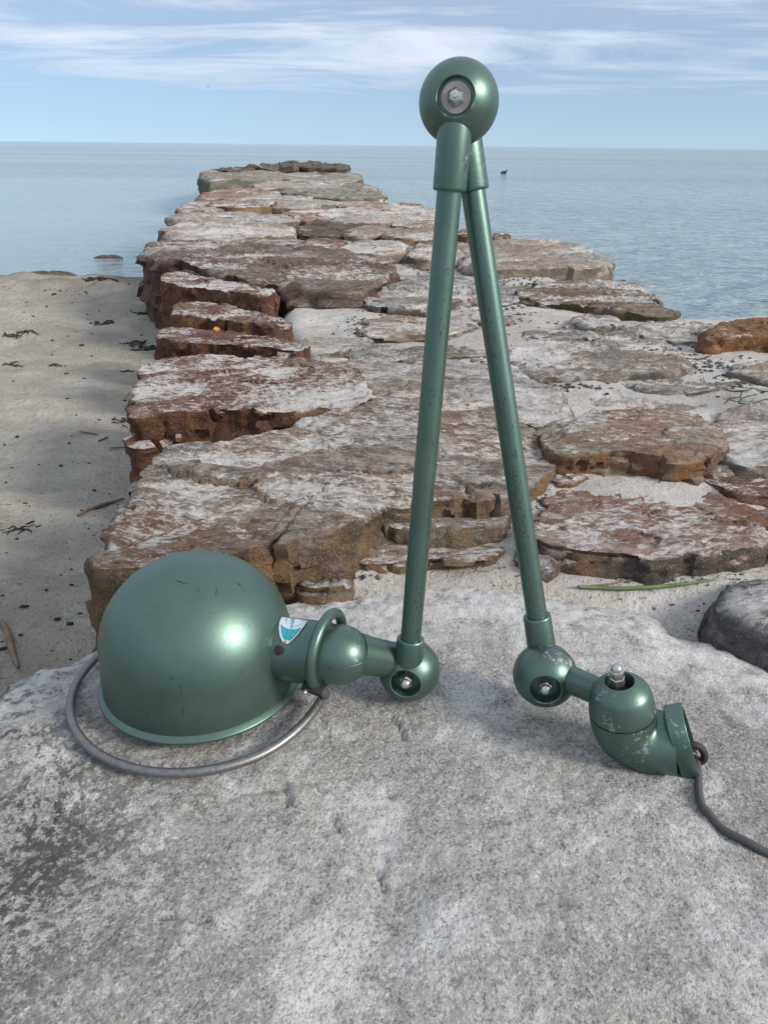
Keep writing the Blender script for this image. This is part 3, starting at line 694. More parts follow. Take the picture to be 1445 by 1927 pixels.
for poly, z, mt in [([(555, 645), (610, 618), (690, 622), (700, 645), (640, 662), (580, 664)], .236, 'stone_pale'), ([(1150, 700), (1260, 672), (1390, 690), (1420, 715), (1330, 735), (1200, 735)], .232, 'stone_grey'),
    ([(900, 525), (950, 512), (1015, 530), (1010, 556), (950, 575), (900, 560)], .234, 'stone_grey'), ([(885, 690), (950, 705), (1050, 730), (1060, 752), (960, 765), (890, 745)], .236, 'stone_pale'),
    ([(1230, 660), (1290, 640), (1345, 645), (1330, 668), (1270, 675)], .231, 'stone_grey'), ([(1040, 895), (1075, 878), (1130, 880), (1100, 895), (1060, 910)], .232, 'stone_rose'),
    ([(1290, 870), (1340, 852), (1400, 862), (1380, 885), (1320, 892)], .234, 'stone_orange'), ([(985, 1040), (1000, 1010), (1030, 1020), (1040, 1050), (1010, 1062)], .224, 'stone_grey'),
    ([(560, 1085), (610, 1070), (650, 1076), (630, 1096), (580, 1100)], .218, 'stone_tan'), ([(880, 660), (930, 648), (965, 672), (930, 690), (890, 685)], .232, 'stone_pale'),
    ([(1440, 960), (1500, 930), (1600, 950), (1590, 1030), (1490, 1040)], .236, 'stone_rose'), ([(880, 580), (930, 570), (975, 590), (950, 612), (890, 606)], .232, 'stone_pale')]:
    stone(poly, z, mt, bottom=0.12, n=110, bevel=0.025, amp=0.9)
# rows towards the head
far = [
 ([(314, 440), (330, 418), (420, 412), (520, 424), (556, 434), (530, 444), (430, 450), (340, 452)], .268, 'stone_pale', -.08),
 ([(320, 414), (345, 400), (430, 396), (540, 408), (560, 416), (470, 414), (380, 416)], .262, 'stone_pale', -.08),
 ([(338, 392), (372, 380), (440, 378), (460, 388), (420, 396), (350, 398)], .275, 'stone_pale', -.08),
 ([(390, 384), (420, 376), (470, 374), (520, 378), (500, 386), (440, 392)], .290, 'stone_tan', 0),
 ([(440, 374), (540, 366), (650, 366), (690, 374), (640, 384), (530, 390), (470, 384)], .27, 'stone_pale', 0),
 ([(372, 372), (400, 360), (480, 356), (570, 360), (560, 368), (450, 374)], .265, 'stone_rose', -.08),
 ([(520, 362), (600, 356), (690, 356), (718, 372), (660, 374), (570, 370)], .285, 'stone_end', -.08),
 ([(383, 330), (390, 322), (440, 319), (520, 322), (545, 330), (520, 336), (450, 338), (395, 340)], .318, 'stone_end', -.1),
 ([(470, 349), (520, 342), (600, 340), (650, 345), (640, 354), (540, 358)], .29, 'stone_pale', 0),
 ([(500, 325), (560, 318), (640, 320), (672, 330), (676, 342), (620, 345), (540, 340)], .305, 'stone_end', -.1),
 ([(640, 350), (680, 345), (715, 360), (716, 372), (670, 366)], .285, 'stone_end', -.08),
 ([(600, 402), (680, 390), (770, 386), (818, 398), (812, 412), (740, 416), (650, 420)], .262, 'stone_pale', -.05),
 ([(540, 398), (600, 392), (640, 400), (620, 412), (560, 414)], .258, 'stone_rose', 0.05),
 ([(630, 388), (720, 380), (800, 386), (770, 392), (680, 396)], .262, 'stone_rose', -.05),
 ([(556, 432), (600, 418), (680, 420), (700, 432), (640, 442), (580, 444)], .256, 'stone_dark', .05),
 ([(640, 436), (690, 424), (730, 428), (725, 440), (670, 446)], .262, 'stone_pale', .05),
 ([(722, 440), (750, 424), (810, 420), (850, 432), (830, 444), (760, 448)], .268, 'stone_orange', .05),
 ([(728, 424), (770, 415), (830, 416), (840, 424), (780, 428)], .275, 'stone_rose', .05),
 ([(860, 440), (872, 430), (905, 430), (915, 442), (880, 446)], .275, 'stone_red', -.05),
 ([(928, 444), (935, 438), (955, 440), (956, 446), (935, 449)], .262, 'stone_red', -.05),
 ([(545, 462), (600, 448), (650, 452), (640, 468), (590, 472)], .262, 'stone_red', .05),
 ([(450, 462), (520, 448), (580, 452), (560, 464), (500, 468)], .255, 'stone_grey', .05),
 ([(620, 375), (700, 368), (722, 378), (690, 384), (640, 386)], .262, 'stone_pale', -.05),
]
for poly, z, mt, bt in far: stone(poly, z, mt, bottom=bt, n=84, bevel=0.025, amp=0.9, flare=0.0)
# dark boulders heaped on the jetty head
for poly, z in [([(412, 320), (440, 316), (475, 314), (480, 320), (440, 323)], .335), ([(466, 313), (478, 311), (484, 315), (470, 317)], .352), ([(484, 314), (500, 309), (530, 311), (528, 317), (495, 318)], .352),
                ([(527, 313), (540, 304), (556, 303), (562, 312), (545, 317)], .366), ([(560, 313), (580, 306), (600, 305), (606, 314), (580, 317)], .36),
                ([(604, 312), (620, 308), (648, 310), (653, 318), (630, 319), (608, 318)], .352)]:
    stone(poly, z, 'stone_dark', bottom=0.2, n=48, bevel=0.03, amp=1.1, flare=0.1, facet=1.5)

# ================================================================== THE LAMP
BR = 0.025
T = at(863, 193, 0.4825)
AX = Vector((-0.17, -0.975, 0.10)).normalized()          # joint axis, towards the camera
def coplanar(px, py):
    r = ray(px, py); return CAMP + r * ((T - CAMP).dot(AX) / r.dot(AX))
BL = coplanar(770, 1260); BRR = coplanar(1025, 1270)
print('LAMP depths', (BL - CAMP).dot(F_), (BRR - CAMP).dot(F_), 'z', T.z, BL.z, BRR.z, 'len', (T - BL).length, (T - BRR).length)
DOME_C = Vector((-0.1495, 0.516, 0.0))
base_xy = at(1195, 1465, 0.549)
LAMP = empty('desk_lamp', (0.02, 0.50, 0.21), 'green metal two-armed lamp with dome shade standing folded on the granite slab', 'lamp')

def ball(c, hole, depth, mat='green_paint_chipped', washer=False):
    R = BR; hh = math.sqrt(R * R - hole * hole); fl = hh - depth
    prof = [(fl, 0), (fl, hole * 0.97), (hh - 0.0008, hole)]
    a0 = math.asin(hole / R)
    for a in np.linspace(a0 + 0.03, math.pi / 2 - 0.012, 24): prof.append((R * math.cos(a), R * math.sin(a)))
    prof.append((0.0003, R * 0.985)); prof.append((0.0, R * 0.9))
    V, Fc = lathe(prof, c, AX, 72); f = build('joint_shell', V, Fc, mat, LAMP, 30)
    prof = [(0.0, R * 0.9), (-0.0003, R * 0.985)]
    for a in np.linspace(math.pi / 2 + 0.012, math.pi - a0 * 0.8, 24): prof.append((R * math.cos(a), R * math.sin(a)))
    prof.append((-R * 0.7, 0))
    V, Fc = lathe(prof, c, AX, 72); build('joint_shell', V, Fc, mat, LAMP, 30)
    return fl
def acorn_nut(c, ax, s, parent=LAMP, stud=0.0, name='cap_nut'):
    V, Fc = lathe([(-0.004, 0), (-0.004, s * 1.02), (s * 0.75, s * 1.02), (s * 0.95, s * 0.88), (s * 0.95, 0)], c, ax, 6)
    prof = [(s * 0.9, s * 0.80)] + [(s * 0.95 + s * 0.78 * math.sin(a), s * 0.78 * math.cos(a)) for a in np.linspace(0.0, math.pi / 2, 9)[:-1]] + [(s * 1.73, 0)]
    V, Fc = lathe(prof, c, ax, 20, V0=V, F0=Fc)
    return build(name, V, Fc, 'nut_steel', parent, 28)
# top joint
fl = ball(T, BR * 0.45, 0.0045)
V, Fc = lathe([(0, 0), (0, 0.0092), (0.0012, 0.0092), (0.0015, 0.0088), (0.0015, 0)], T + AX * (fl + 0.0003), AX, 48); build('washer', V, Fc, 'washer', LAMP)
c0 = T + AX * (fl + 0.002)
V, Fc = lathe([(0, 0), (0, .0056), (.0035, .0054), (.0062, .0034), (.0066, .0016), (.0066, 0)], c0, AX, 6); V, Fc = lathe([(0.006, .0016), (.0076, .0015), (.008, .0012), (.008, 0)], c0, AX, 16, V0=V, F0=Fc)
build('cap_nut', V, Fc, 'nut_steel', LAMP, 28)
for c in (BL, BRR):
    fl = ball(c, BR * 0.47, 0.010)
    acorn_nut(c + AX * (fl + 0.0035), AX, 0.0055)
# arms
def arm(p, q, off, lp, lq, name='arm', st0=0.004):
    A = p + AX * off; B = q + AX * off; d = (B - A).normalized(); L = (B - A).length
    V, Fc = tube([A + d * lp * 0.8, A + d * L * 0.25, A + d * L * 0.5, A + d * L * 0.75, B - d * lq * 0.8], 0.0080, 40)
    a = build(name, V, Fc, 'green_paint', LAMP)
    for o_, dd, ll in ((A, d, lp), (B, -d, lq)):
        r0 = 0.0108 if ll > 0.05 else 0.0114
        prof = [(st0, 0.0), (st0, r0 * 0.96), (st0 + 0.004, r0), (ll - 0.0015, 0.0107), (ll - 0.0006, 0.0105), (ll, 0.0098), (ll, 0.0079), (ll - 0.004, 0.0078)]
        V, Fc = lathe(prof, o_, dd, 48); build('arm_socket', V, Fc, 'green_paint_chipped', LAMP, 40)
    return A, d, L, a
LA = arm(T, BL, 0.0105, 0.052, 0.035, st0=0.0128)
RA = arm(T, BRR, -0.0105, 0.052, 0.047)
# chips and scratched marks in the paint of the arms
def chips(A, d, L, parent, spots):
    V, Fc = [], []
    view = (CAMP - (A + d * L * 0.5)); _, u, w = frame(d, view)
    for s, ang, ln, wd, skew in spots:
        n = 7; b0 = len(V)
        for k in range(n):
            t = 2 * math.pi * k / n; rr = random.uniform(0.6, 1.2)
            ds = math.cos(t) * ln * rr; da = (math.sin(t) * wd * rr) / 0.008 + skew * ds / 0.008
            a = ang + da; V.append(A + d * (s + ds) + (u * math.cos(a) + w * math.sin(a)) * 0.00806)
        Fc.append(tuple(range(b0, b0 + n)))
    o = build('paint_chips', V, Fc, 'chip_dark', parent, None); o['kind'] = 'stuff'; return o
def spotlist(L, n, seed, side):
    r = random.Random(seed); out = []
    for _ in range(n):
        s = L * (0.15 + 0.75 * r.random() ** 0.8); out.append((s, side * r.uniform(0.1, 1.2) + r.gauss(0, 0.25), r.uniform(0.0004, 0.0016), r.uniform(0.00018, 0.0005), r.uniform(-0.3, 0.3)))
    for _ in range(5):
        s0 = L * r.uniform(0.25, 0.85); a0 = side * r.uniform(0.4, 1.0); t = 0
        for k in range(r.randint(8, 18)):
            out.append((s0 + k * 0.0022, a0 + t, 0.0013, 0.00014, r.uniform(-0.2, 0.2))); t += r.gauss(0, 0.03)
    return out
chips(LA[0], LA[1], LA[2], LA[3], spotlist(LA[2], 70, 3, -1.0))
sp = spotlist(RA[2], 55, 5, 0.25)
r = random.Random(9)
for k in range(46):                       # the scratched hand-writing along the right arm
    s = RA[2] * (0.585 + 0.135 * k / 46); sp.append((s, 0.22 + 0.28 * math.sin(k * 1.9) + r.gauss(0, 0.1), r.uniform(0.0005, 0.0013), r.uniform(0.0002, 0.0006), r.uniform(-1.2, 1.2)))
chips(RA[0], RA[1], RA[2], RA[3], sp)

# ---- shade
SZ = 0.2215; SR = 0.0785
prof = [(0.000, SR + 0.0020), (-0.0012, SR + 0.0008), (-0.0005, SR - 0.0010), (0.004, SR - 0.0022), (0.034, SR - 0.0042)]
inner = [(0.034, SR - 0.0042 - 0.001)]
outer = [(0.000, SR + 0.0020), (0.0022, SR + 0.0022), (0.0036, SR + 0.0006), (0.0046, SR - 0.0010), (0.020, SR - 0.0016), (0.036, SR - 0.0026)]
dome = []
for a in np.linspace(0, math.pi / 2, 34)[1:]:
    dome.append((0.036 + 0.0715 * math.sin(a), (SR - 0.0026) * math.cos(a) if a < math.pi / 2 - 1e-6 else 0))
V, Fc = lathe(outer + dome, DOME_C + Vector((0, 0, SZ)), Vector((0.0, 0.0, 1)), 128)
di = [(-0.0012, SR + 0.0006), (0.004, SR - 0.0028), (0.036, SR - 0.0042)] + [(h - 0.0015 if r_ > 0 else h - 0.0015, r_ * 0.98) for h, r_ in dome]
V, Fc = lathe([(0.000, SR + 0.0020)] + di, DOME_C + Vector((0, 0, SZ)), Vector((0, 0, 1)), 128, V0=V, F0=Fc)
SHADE = build('shade', V, Fc, 'green_paint', LAMP, 50)
# rolled bead along the shade edge
V, Fc = tube([DOME_C + Vector((math.cos(t) * (SR + 0.0012), math.sin(t) * (SR + 0.0012), SZ + 0.0006)) for t in np.linspace(0, 2 * math.pi, 129)[:-1]], 0.0019, 12, closed=True)
build('rim', V, Fc, 'green_paint', SHADE, None)
# small scratches on the shade
def shade_pt(px, py):
    best = None; r_ = ray(px, py).normalized(); t = 0.3
    c = DOME_C + Vector((0, 0, SZ))
    for _ in range(900):
        q = CAMP + r_ * t; h = q.z - c.z; rad = math.hypot(q.x - c.x, q.y - c.y)
        if h < 0.036: ins = rad < SR - 0.0016
        else: ins = (rad / (SR - 0.0026)) ** 2 + ((h - 0.036) / 0.0715) ** 2 < 1
        if ins: return q - r_ * 0.0006
        t += 0.0006
    return None
V, Fc = [], []
for x0, y0, x1, y1, wd in [(408, 1105, 406, 1124, 1.6), (374, 1106, 373, 1116, 1.0), (340, 1286, 343, 1308, 1.3), (345, 1330, 346, 1346, 1.5), (238, 1205, 248, 1228, .9), (260, 1194, 263, 1208, .9), (325, 1090, 352, 1098, .7), (445, 1095, 462, 1110, .8), (300, 1150, 302, 1160, .7)]:
    dx, dy = x1 - x0, y1 - y0; l_ = math.hypot(dx, dy); nx, ny = -dy / l_, dx / l_
    prev = None
    for k in range(6):
        t = k / 5; jx_ = random.uniform(-1, 1); w_ = wd * (0.2 + math.sin(math.pi * min(max(t, .08), .92))) * 0.32
        a_ = shade_pt(x0 + dx * t + nx * (w_ + jx_), y0 + dy * t + ny * (w_ + jx_)); b_ = shade_pt(x0 + dx * t - nx * (w_ - jx_), y0 + dy * t - ny * (w_ - jx_))
        if a_ is None or b_ is None: continue
        V += [a_, b_]
        if prev is not None: Fc.append((prev, prev + 1, prev + 3, prev + 2))
        prev = len(V) - 2
build('scratches', V, Fc, 'chip_dark', SHADE, None)['kind'] = 'stuff'

# ---- neck, collar, bulb-holder cap
N0 = at(505, 1219, 0.611); N1 = at(612, 1229, 0.597)
NX = (N1 - N0); NL = NX.length; NX.normalize(); NR = 0.0250
start = -0.022
prof = [(start, 0), (start, NR + .0006), (NL - 0.004, NR - 0.0004), (NL + 0.002, NR - 0.0006), (NL + 0.002, NR - 0.003)]
V, Fc = lathe(prof, N0, NX, 72); NECK = build('neck', V, Fc, 'green_paint', LAMP, 40)
# flange where the neck meets the shade
# bullet-shaped cap
BL_len = 0.040; cap = [(NL - 0.002, 0.0), (NL - 0.002, 0.0232), (NL + 0.012, 0.0232)]
for a in np.linspace(0, math.pi / 2, 16)[1:]: cap.append((NL + 0.012 + 0.024 * math.sin(a), 0.0232 * math.cos(a) if a < 1.57 else 0))
V, Fc = lathe(cap, N0, NX, 72); CAPB = build('socket_cap', V, Fc, 'green_paint_chipped', LAMP, 40)
# thin seam on the cap
side = (CAMP - N1).normalized(); side = (side - NX * side.dot(NX)).normalized(); upn = NX.cross(side); upn = upn if upn.z > 0 else -upn
sv = (side * 0.90 - upn * 0.44).normalized(); pts = []
for h, r_ in cap[1:-1]: pts.append(N0 + NX * (h + 0.0004) + sv * (r_ + 0.0001))
V, Fc = tube(pts[1:], 0.0005, 6); build('seam', V, Fc, 'green_paint', CAPB, None)
# collar torus
CT = N1 + NX * 0.001; pts = []
for t in np.linspace(0, 2 * math.pi, 73)[:-1]:
    pts.append(CT + (side * math.cos(t) + (upn + NX * 0.16).normalized() * math.sin(t)) * 0.0285 + upn * 0.0030)
V, Fc = tube(pts, 0.0042, 18, closed=True); build('collar', V, Fc, 'green_paint', LAMP, None)
# steel guard ring, lying on the slab and bending up into the collar
RC = Vector((-0.1485, 0.518, 0)); RG = 0.1045
pts = []
a_end = R_(-14)
for t in np.linspace(R_(40), R_(346), 96):
    px_, py_ = RC.x + RG * math.cos(t), RC.y + RG * math.sin(t)
    zz = 0.2150
    k = sstep(R_(300), R_(346), np.array([t]))[0]; zz += 0.006 * k
    pts.append(Vector((px_, py_, zz)))
end = CT - upn * 0.0250 - NX * 0.0045
pts = pts + spline([pts[-1], pts[-1].lerp(end, 0.5) + Vector((0.004, 0, -0.003)), end], 8)[1:]
V, Fc = tube(pts, 0.0036, 20); build('guard_ring', V, Fc, 'steel', LAMP, 50)
# clamp under the neck
cb = at(585, 1296, 0.590)
V, Fc = tube([cb + Vector((-.006, 0, 0.004)), cb + Vector((0.009, -.003, -0.001))], 0.0042, 14); build('clamp', V, Fc, 'clamp_and_shadow_black', LAMP)
acorn_nut(at(576, 1300, 0.586), Vector((-0.4, -0.9, -0.1)), 0.0022)['label'] = 'small clamp screw under the neck'
# link from the cap to the left joint
A = N0 + NX * (NL + 0.022) - AX * 0.004; B = BL - AX * 0.010
V, Fc = tube([A, A.lerp(B, .3), A.lerp(B, .6), B], [0.0170, 0.0150, 0.0145, 0.0150], 32); build('joint_link', V, Fc, 'green_paint', LAMP)

# badge, printed shield on the neck; rivet; screw hole
def on_neck(px, py, lift=0.0003):
    o = CAMP - N0; r_ = ray(px, py).normalized(); rad = NR + 0.0003 + lift
    oa = o - NX * o.dot(NX); ra = r_ - NX * r_.dot(NX)
    a_, b_, c_ = ra.dot(ra), 2 * oa.dot(ra), oa.dot(oa) - rad * rad
    D = b_ * b_ - 4 * a_ * c_
    if D < 0: D = 0
    return CAMP + r_ * ((-b_ - math.sqrt(D)) / (2 * a_))
def patch(outline, lift, name, mat, parent, rings=5):
    cx = sum(p_[0] for p_ in outline) / len(outline); cy = sum(p_[1] for p_ in outline) / len(outline); n = len(outline)
    V = [on_neck(cx, cy, lift)]; Fc = []
    for r_ in range(1, rings + 1):
        for p_ in outline: V.append(on_neck(cx + (p_[0] - cx) * r_ / rings, cy + (p_[1] - cy) * r_ / rings, lift))
    for k in range(n): Fc.append((0, 1 + k, 1 + (k + 1) % n))
    for r_ in range(rings - 1):
        for k in range(n):
            a_ = 1 + r_ * n; Fc.append((a_ + k, a_ + n + k, a_ + n + (k + 1) % n, a_ + (k + 1) % n))
    return build(name, V, Fc, mat, parent, None)
def dense(P, n=60): return [tuple(q) for q in resample(np.array(P, float), n)]
shield = dense([(530, 1161), (553, 1164), (579, 1168), (571, 1180), (561, 1193), (551, 1204), (543, 1211), (538, 1212), (532, 1208), (527, 1197), (525, 1184), (526, 1170)])
BADGE = patch(shield, 0.00035, 'badge', 'badge_white', NECK); BADGE['label'] = 'small white and teal maker badge shaped like a shield'
teal = dense([(529, 1175), (534, 1180), (541, 1183), (552, 1184.5), (561, 1183), (568, 1180.5), (560, 1191), (551, 1201), (546, 1206), (541, 1203), (537, 1204.5), (533, 1200), (530, 1190)])
patch(teal, 0.0006, 'teal_field', 'badge_teal', BADGE)
c = on_neck(538.5, 1208, 0.0002); nrm = (c - N0); nrm = (nrm - NX * nrm.dot(NX)).normalized()
V, Fc = lathe([(0, 0.0013), (0.0007, 0.0011), (0.0011, 0.0006), (0.0012, 0)], c, nrm, 16); build('rivet', V, Fc, 'nut_steel', BADGE)
def neck_text(txt, px, py, size, ang, mat, lift, name='lettering', parent=None):
    cu_ = bpy.data.curves.new('txt', 'FONT'); cu_.body = txt; cu_.size = size; cu_.align_x = 'CENTER'; cu_.align_y = 'CENTER'
    to = bpy.data.objects.new('txt', cu_); COL.objects.link(to)
    dg = bpy.context.evaluated_depsgraph_get(); me_ = bpy.data.meshes.new_from_object(to.evaluated_get(dg))
    bpy.data.objects.remove(to); ca, sa = math.cos(ang), math.sin(ang)
    V = [on_neck(px + v_.co.x * ca - v_.co.y * sa, py - (v_.co.x * sa + v_.co.y * ca), lift) for v_ in me_.vertices]
    Fc = [tuple(p_.vertices) for p_ in me_.polygons]
    if V: build(name, V, Fc, mat, parent, None)
neck_text('ieldé', 550, 1172.5, 11, R_(80), 'badge_teal', 0.0006, parent=BADGE)
neck_text('LYON', 539.5, 1168, 4.0, R_(80), 'badge_teal', 0.0006, parent=BADGE)
for k, ch in enumerate('MODELE'):
    t = k / 5; neck_text(ch, 556 + 16 * t, 1179.5 - 9 * t * t - 2 * t, 3.6, R_(15 + 40 * t), 'badge_teal', 0.0006, parent=BADGE)
neck_text('BREVET', 533.8, 1189, 3.8, R_(-76), 'badge_print', 0.0008, parent=BADGE)
neck_text('MODELE', 543.5, 1192, 4.0, R_(-102), 'badge_print', 0.0008, parent=BADGE)
neck_text('DEPOSE', 554, 1191, 3.8, R_(-128), 'badge_print', 0.0008, parent=BADGE)
def circ(cx, cy, rx, ry, n=28): return [(cx + rx * math.cos(2 * math.pi * k / n), cy + ry * math.sin(2 * math.pi * k / n)) for k in range(n)]
HOLE = patch(circ(524, 1224, 10.4, 11.2), 0.00025, 'screw_hole', 'green_paint', NECK, 2)
patch(circ(524, 1224, 9.2, 10), 0.0004, 'screw', 'rubber', HOLE, 2)
patch(dense([(521.8, 1214.5), (525.2, 1214.5), (525.0, 1233.5), (521.4, 1233.5)], 12), 0.0006, 'screw_slot_shadow', 'clamp_and_shadow_black', HOLE, 2)  # hole and slot are not cut; flat dark patches paint their inner shadow

# ---- foot: link, elbow cap, elbow, wall plate
EA = Vector((-0.21, 0.0, 0.977)).normalized()
E0 = at(1170, 1338, 0.560); ER = 0.0236
PN = Vector((0.965, -0.22, 0.20)); PN = (PN - EA * PN.dot(EA)).normalized()
capc = [(0.0002, 0.0), (0.0002, ER - 0.0004), (0.0008, ER)]
holeR = 0.0105
for a in np.linspace(0.25, math.pi / 2, 22)[::1]:
    pass
prof = [(0.0004, ER - 0.003), (0.0004, ER - 0.0003), (0.0010, ER)]
for t in np.linspace(0, 1, 20)[1:]:
    a = t * math.acos(holeR / ER); prof.append((0.008 * min(1, t * 2.2) + ER * 0.93 * math.sin(a), ER * math.cos(a)))
topH = prof[-1][0]
prof += [(topH - 0.0008, holeR * 0.96), (topH - 0.012, holeR * 0.94), (topH - 0.012, 0)]
V, Fc = lathe(prof, E0, EA, 64); ECAP = build('elbow_cap', V, Fc, 'green_paint_chipped', LAMP, 40)
hb = E0 + EA * (topH - 0.0119)
V, Fc = lathe([(0.0004, 0), (0.0004, holeR * 0.93), (0.0008, 0)], hb, EA, 32); build('recess_shadow', V, Fc, 'clamp_and_shadow_black', ECAP)  # black disc paints shadow onto the floor of the cap's hole
nc = E0 + EA * (topH - 0.0015) + Vector((-0.001, 0.001, 0))
V, Fc = lathe([(-0.008, 0), (-0.008, .0052), (.0035, .0052), (.0042, .0044), (.0042, 0)], nc, EA, 6)
V, Fc = lathe([(.0040, .0046), (.0046, .0050), (.0098, .0050), (.0105, .0042), (.0105, 0)], nc, EA, 6, V0=V, F0=Fc)
V, Fc = lathe([(.0104, .0041)] + [(.0115 + .0038 * math.sin(a), .0041 * math.cos(a)) for a in np.linspace(0, 1.5, 8)] + [(.0154, 0)], nc, EA, 18, V0=V, F0=Fc)
build('cap_nut', V, Fc, 'nut_steel', LAMP, 28)
# elbow body
PC = E0 - EA * 0.026 + PN * 0.046                              # centre of the plate's near face
path = [E0 - EA * 0.0004, E0 - EA * 0.006]
K = E0 - EA * 0.030
for t in np.linspace(0.15, 1, 14):
    a = t * math.pi / 2; rb = 0.024
    path.append(E0 - EA * 0.006 + (PN * rb * (1 - math.cos(a)) - EA * rb * math.sin(a)))
path.append(path[-1] + PN * 0.004); path.append(path[-1] + PN * 0.006)
rads = [ER, ER] + list(np.linspace(ER, ER * 1.0, 14)) + [ER * 0.98, ER * 0.98]
V, Fc = tube(path, rads, 56); ELB = build('elbow', V, Fc, 'green_paint_chipped', LAMP, 40)
PC = path[-1].copy(); PL = 0.0305; PW = 0.0200
PM = Matrix.Rotation(R_(11), 3, PN.cross(EA)); EA = (PM @ EA).normalized(); PN = (PM @ PN).normalized()   # the plate leans a little on the elbow
def plate_ring(off, k, w=0.0):
    out = []
    for i in range(64):
        t = 2 * math.pi * i / 64; c_, s_ = math.cos(t), math.sin(t); e = 0.75
        out.append(PC + EA * ((PL - k) * math.copysign(abs(c_) ** e, c_)) + PN.cross(EA) * ((PW - k) * math.copysign(abs(s_) ** e, s_)) + PN * off - EA * 0.002)
    return out
rs = [plate_ring(0.0, 0.018), plate_ring(0.0, 0.0008), plate_ring(0.0008, 0), plate_ring(0.0118, 0), plate_ring(0.0126, 0.0006), plate_ring(0.0126, 0.0030), plate_ring(0.007, 0.0034), plate_ring(0.007, 0.018)]
V = [q for r_ in rs for q in r_]; Fc = []
for i in range(len(rs) - 1):
    for k in range(64): Fc.append((i * 64 + k, i * 64 + (k + 1) % 64, (i + 1) * 64 + (k + 1) % 64, (i + 1) * 64 + k))
Fc.append(tuple(range(64))); Fc.append(tuple(reversed(range(7 * 64, 8 * 64))))
PLATE = build('wall_plate', V, Fc, 'green_paint_chipped', LAMP, 40)
gb = PC - EA * (PL + 0.001) + PN * 0.005
V, Fc = lathe([(-0.003, 0), (-0.003, 0.0075), (0.003, 0.0085), (0.004, 0)], gb, -EA, 24); build('grommet', V, Fc, 'rubber', PLATE)
# link between the right joint and the elbow cap
B = E0 + EA * 0.012 - PN * 0.002; dq = (B - BRR); dq = (dq - AX * dq.dot(AX)).normalized(); A = BRR + dq * 0.0165 + AX * 0.007
pts = [A, A.lerp(B, .35), A.lerp(B, .6), A.lerp(B, .85), B]
V, Fc = tube(pts, [0.0112, 0.0104, 0.0102, 0.0120, 0.015], 32); build('joint_link', V, Fc, 'green_paint', LAMP)
# cord: loops out of the open plate, then runs away over the slab
cr_ = 0.0028
loop = spline([PC + PN * 0.005 - EA * 0.004, PC + PN * 0.0135 - EA * 0.005, PC + PN * 0.0180 - EA * 0.011, PC + PN * 0.0165 - EA * 0.020, PC + PN * 0.006 - EA * 0.024], 10)
V, Fc = tube(loop, cr_, 16); build('cord_loop', V, Fc, 'rubber', PLATE, None)
gq = PC + PN * 0.004 - EA * 0.024; g2 = PC + PN * 0.005 - EA * 0.036
for q in (gq, g2): q.z = max(q.z, float(slab_z(q.x, q.y, False)[0]) + cr_)
lp = [gq, g2]
for px, py in [(1316, 1505), (1332, 1530), (1362, 1558), (1405, 1583), (1450, 1602), (1540, 1625), (1680, 1640)]:
    w_ = on_z(px, py, 0.2135); w_.z = float(slab_z(w_.x, w_.y, False)[0]) + cr_ * 1.0; lp.append(w_)
pts = spline(lp, 14)
V, Fc = tube(pts, cr_, 16); CORD = build('cord', V, Fc, 'cord', LAMP, None)
ua = CORD.data.attributes.new('uvw', 'FLOAT_VECTOR', 'POINT')
buf = np.zeros((len(V), 3)); dist = 0
for i in range(len(pts)):
    if i: dist += (pts[i] - pts[i - 1]).length
    for k in range(16): buf[i * 16 + k] = (dist / 0.0011, abs(k - 8) * 1.0, 0)
ua.data.foreach_set('vector', buf.ravel().astype(np.float32))

# ================================================================== SMALL THINGS
def on_zv(px, py, z):
    px, py = np.asarray(px, float), np.asarray(py, float); a_ = ((px - W_ / 2) / FPX)[:, None]; b_ = ((H_ / 2 - py) / FPX)[:, None]
    r_ = a_ * np.array(RR) + b_ * np.array(UU) + np.array(F_); t = (z - CAM_Z) / r_[:, 2]
    return np.array(CAMP) + r_ * t[:, None]
def many(px, py, zf, z0):
    z = np.full(len(px), z0)
    for _ in range(4): w_ = on_zv(px, py, z); z = zf(w_[:, 0], w_[:, 1])
    w_[:, 2] = z; return [Vector(q) for q in w_]
def bz(px, py):
    z = 0.05
    for _ in range(5): w_ = on_z(px, py, z); z = float(beach_z(np.array([w_.x]), np.array([w_.y]))[0])
    w_.z = z; return w_
def sz(px, py):
    z = 0.21
    for _ in range(5): w_ = on_z(px, py, z); z = float(sand_z(w_.x, w_.y)[0])
    w_.z = z; return w_
def scrap(root_c, size, n, seed, zfun, mat, thick=0.15, rk=1.0):
    r_ = random.Random(seed); V, Fc = [], []
    for _ in range(n):
        a = r_.uniform(0, 6.28); p_ = Vector((r_.gauss(0, .30), r_.gauss(0, .22), 0)) * size; pts = []
        L = size * r_.uniform(.3, .8)
        for k in range(5):
            q = root_c + p_; zz = float(zfun(np.array([q.x]), np.array([q.y]))[0])
            pts.append(Vector((q.x, q.y, zz + size * thick * (0.25 + r_.random() * 0.7)))); a += r_.gauss(0, .7); p_ = p_ + Vector((math.cos(a), math.sin(a), 0)) * L / 4
        rad = rk * size * r_.uniform(.03, .07); V, Fc = tube(pts, [rad * .4, rad, rad * 1.2, rad, rad * .3], 6, V=V, Fc=Fc)
    return V, Fc
def one(name, V, Fc, mat, loc, label, cat, group=None):
    me = mesh_np(name, [tuple(Vector(v_) - loc) for v_ in V], Fc)
    return tag(link(name, me, mat, None, loc), label, cat, group)
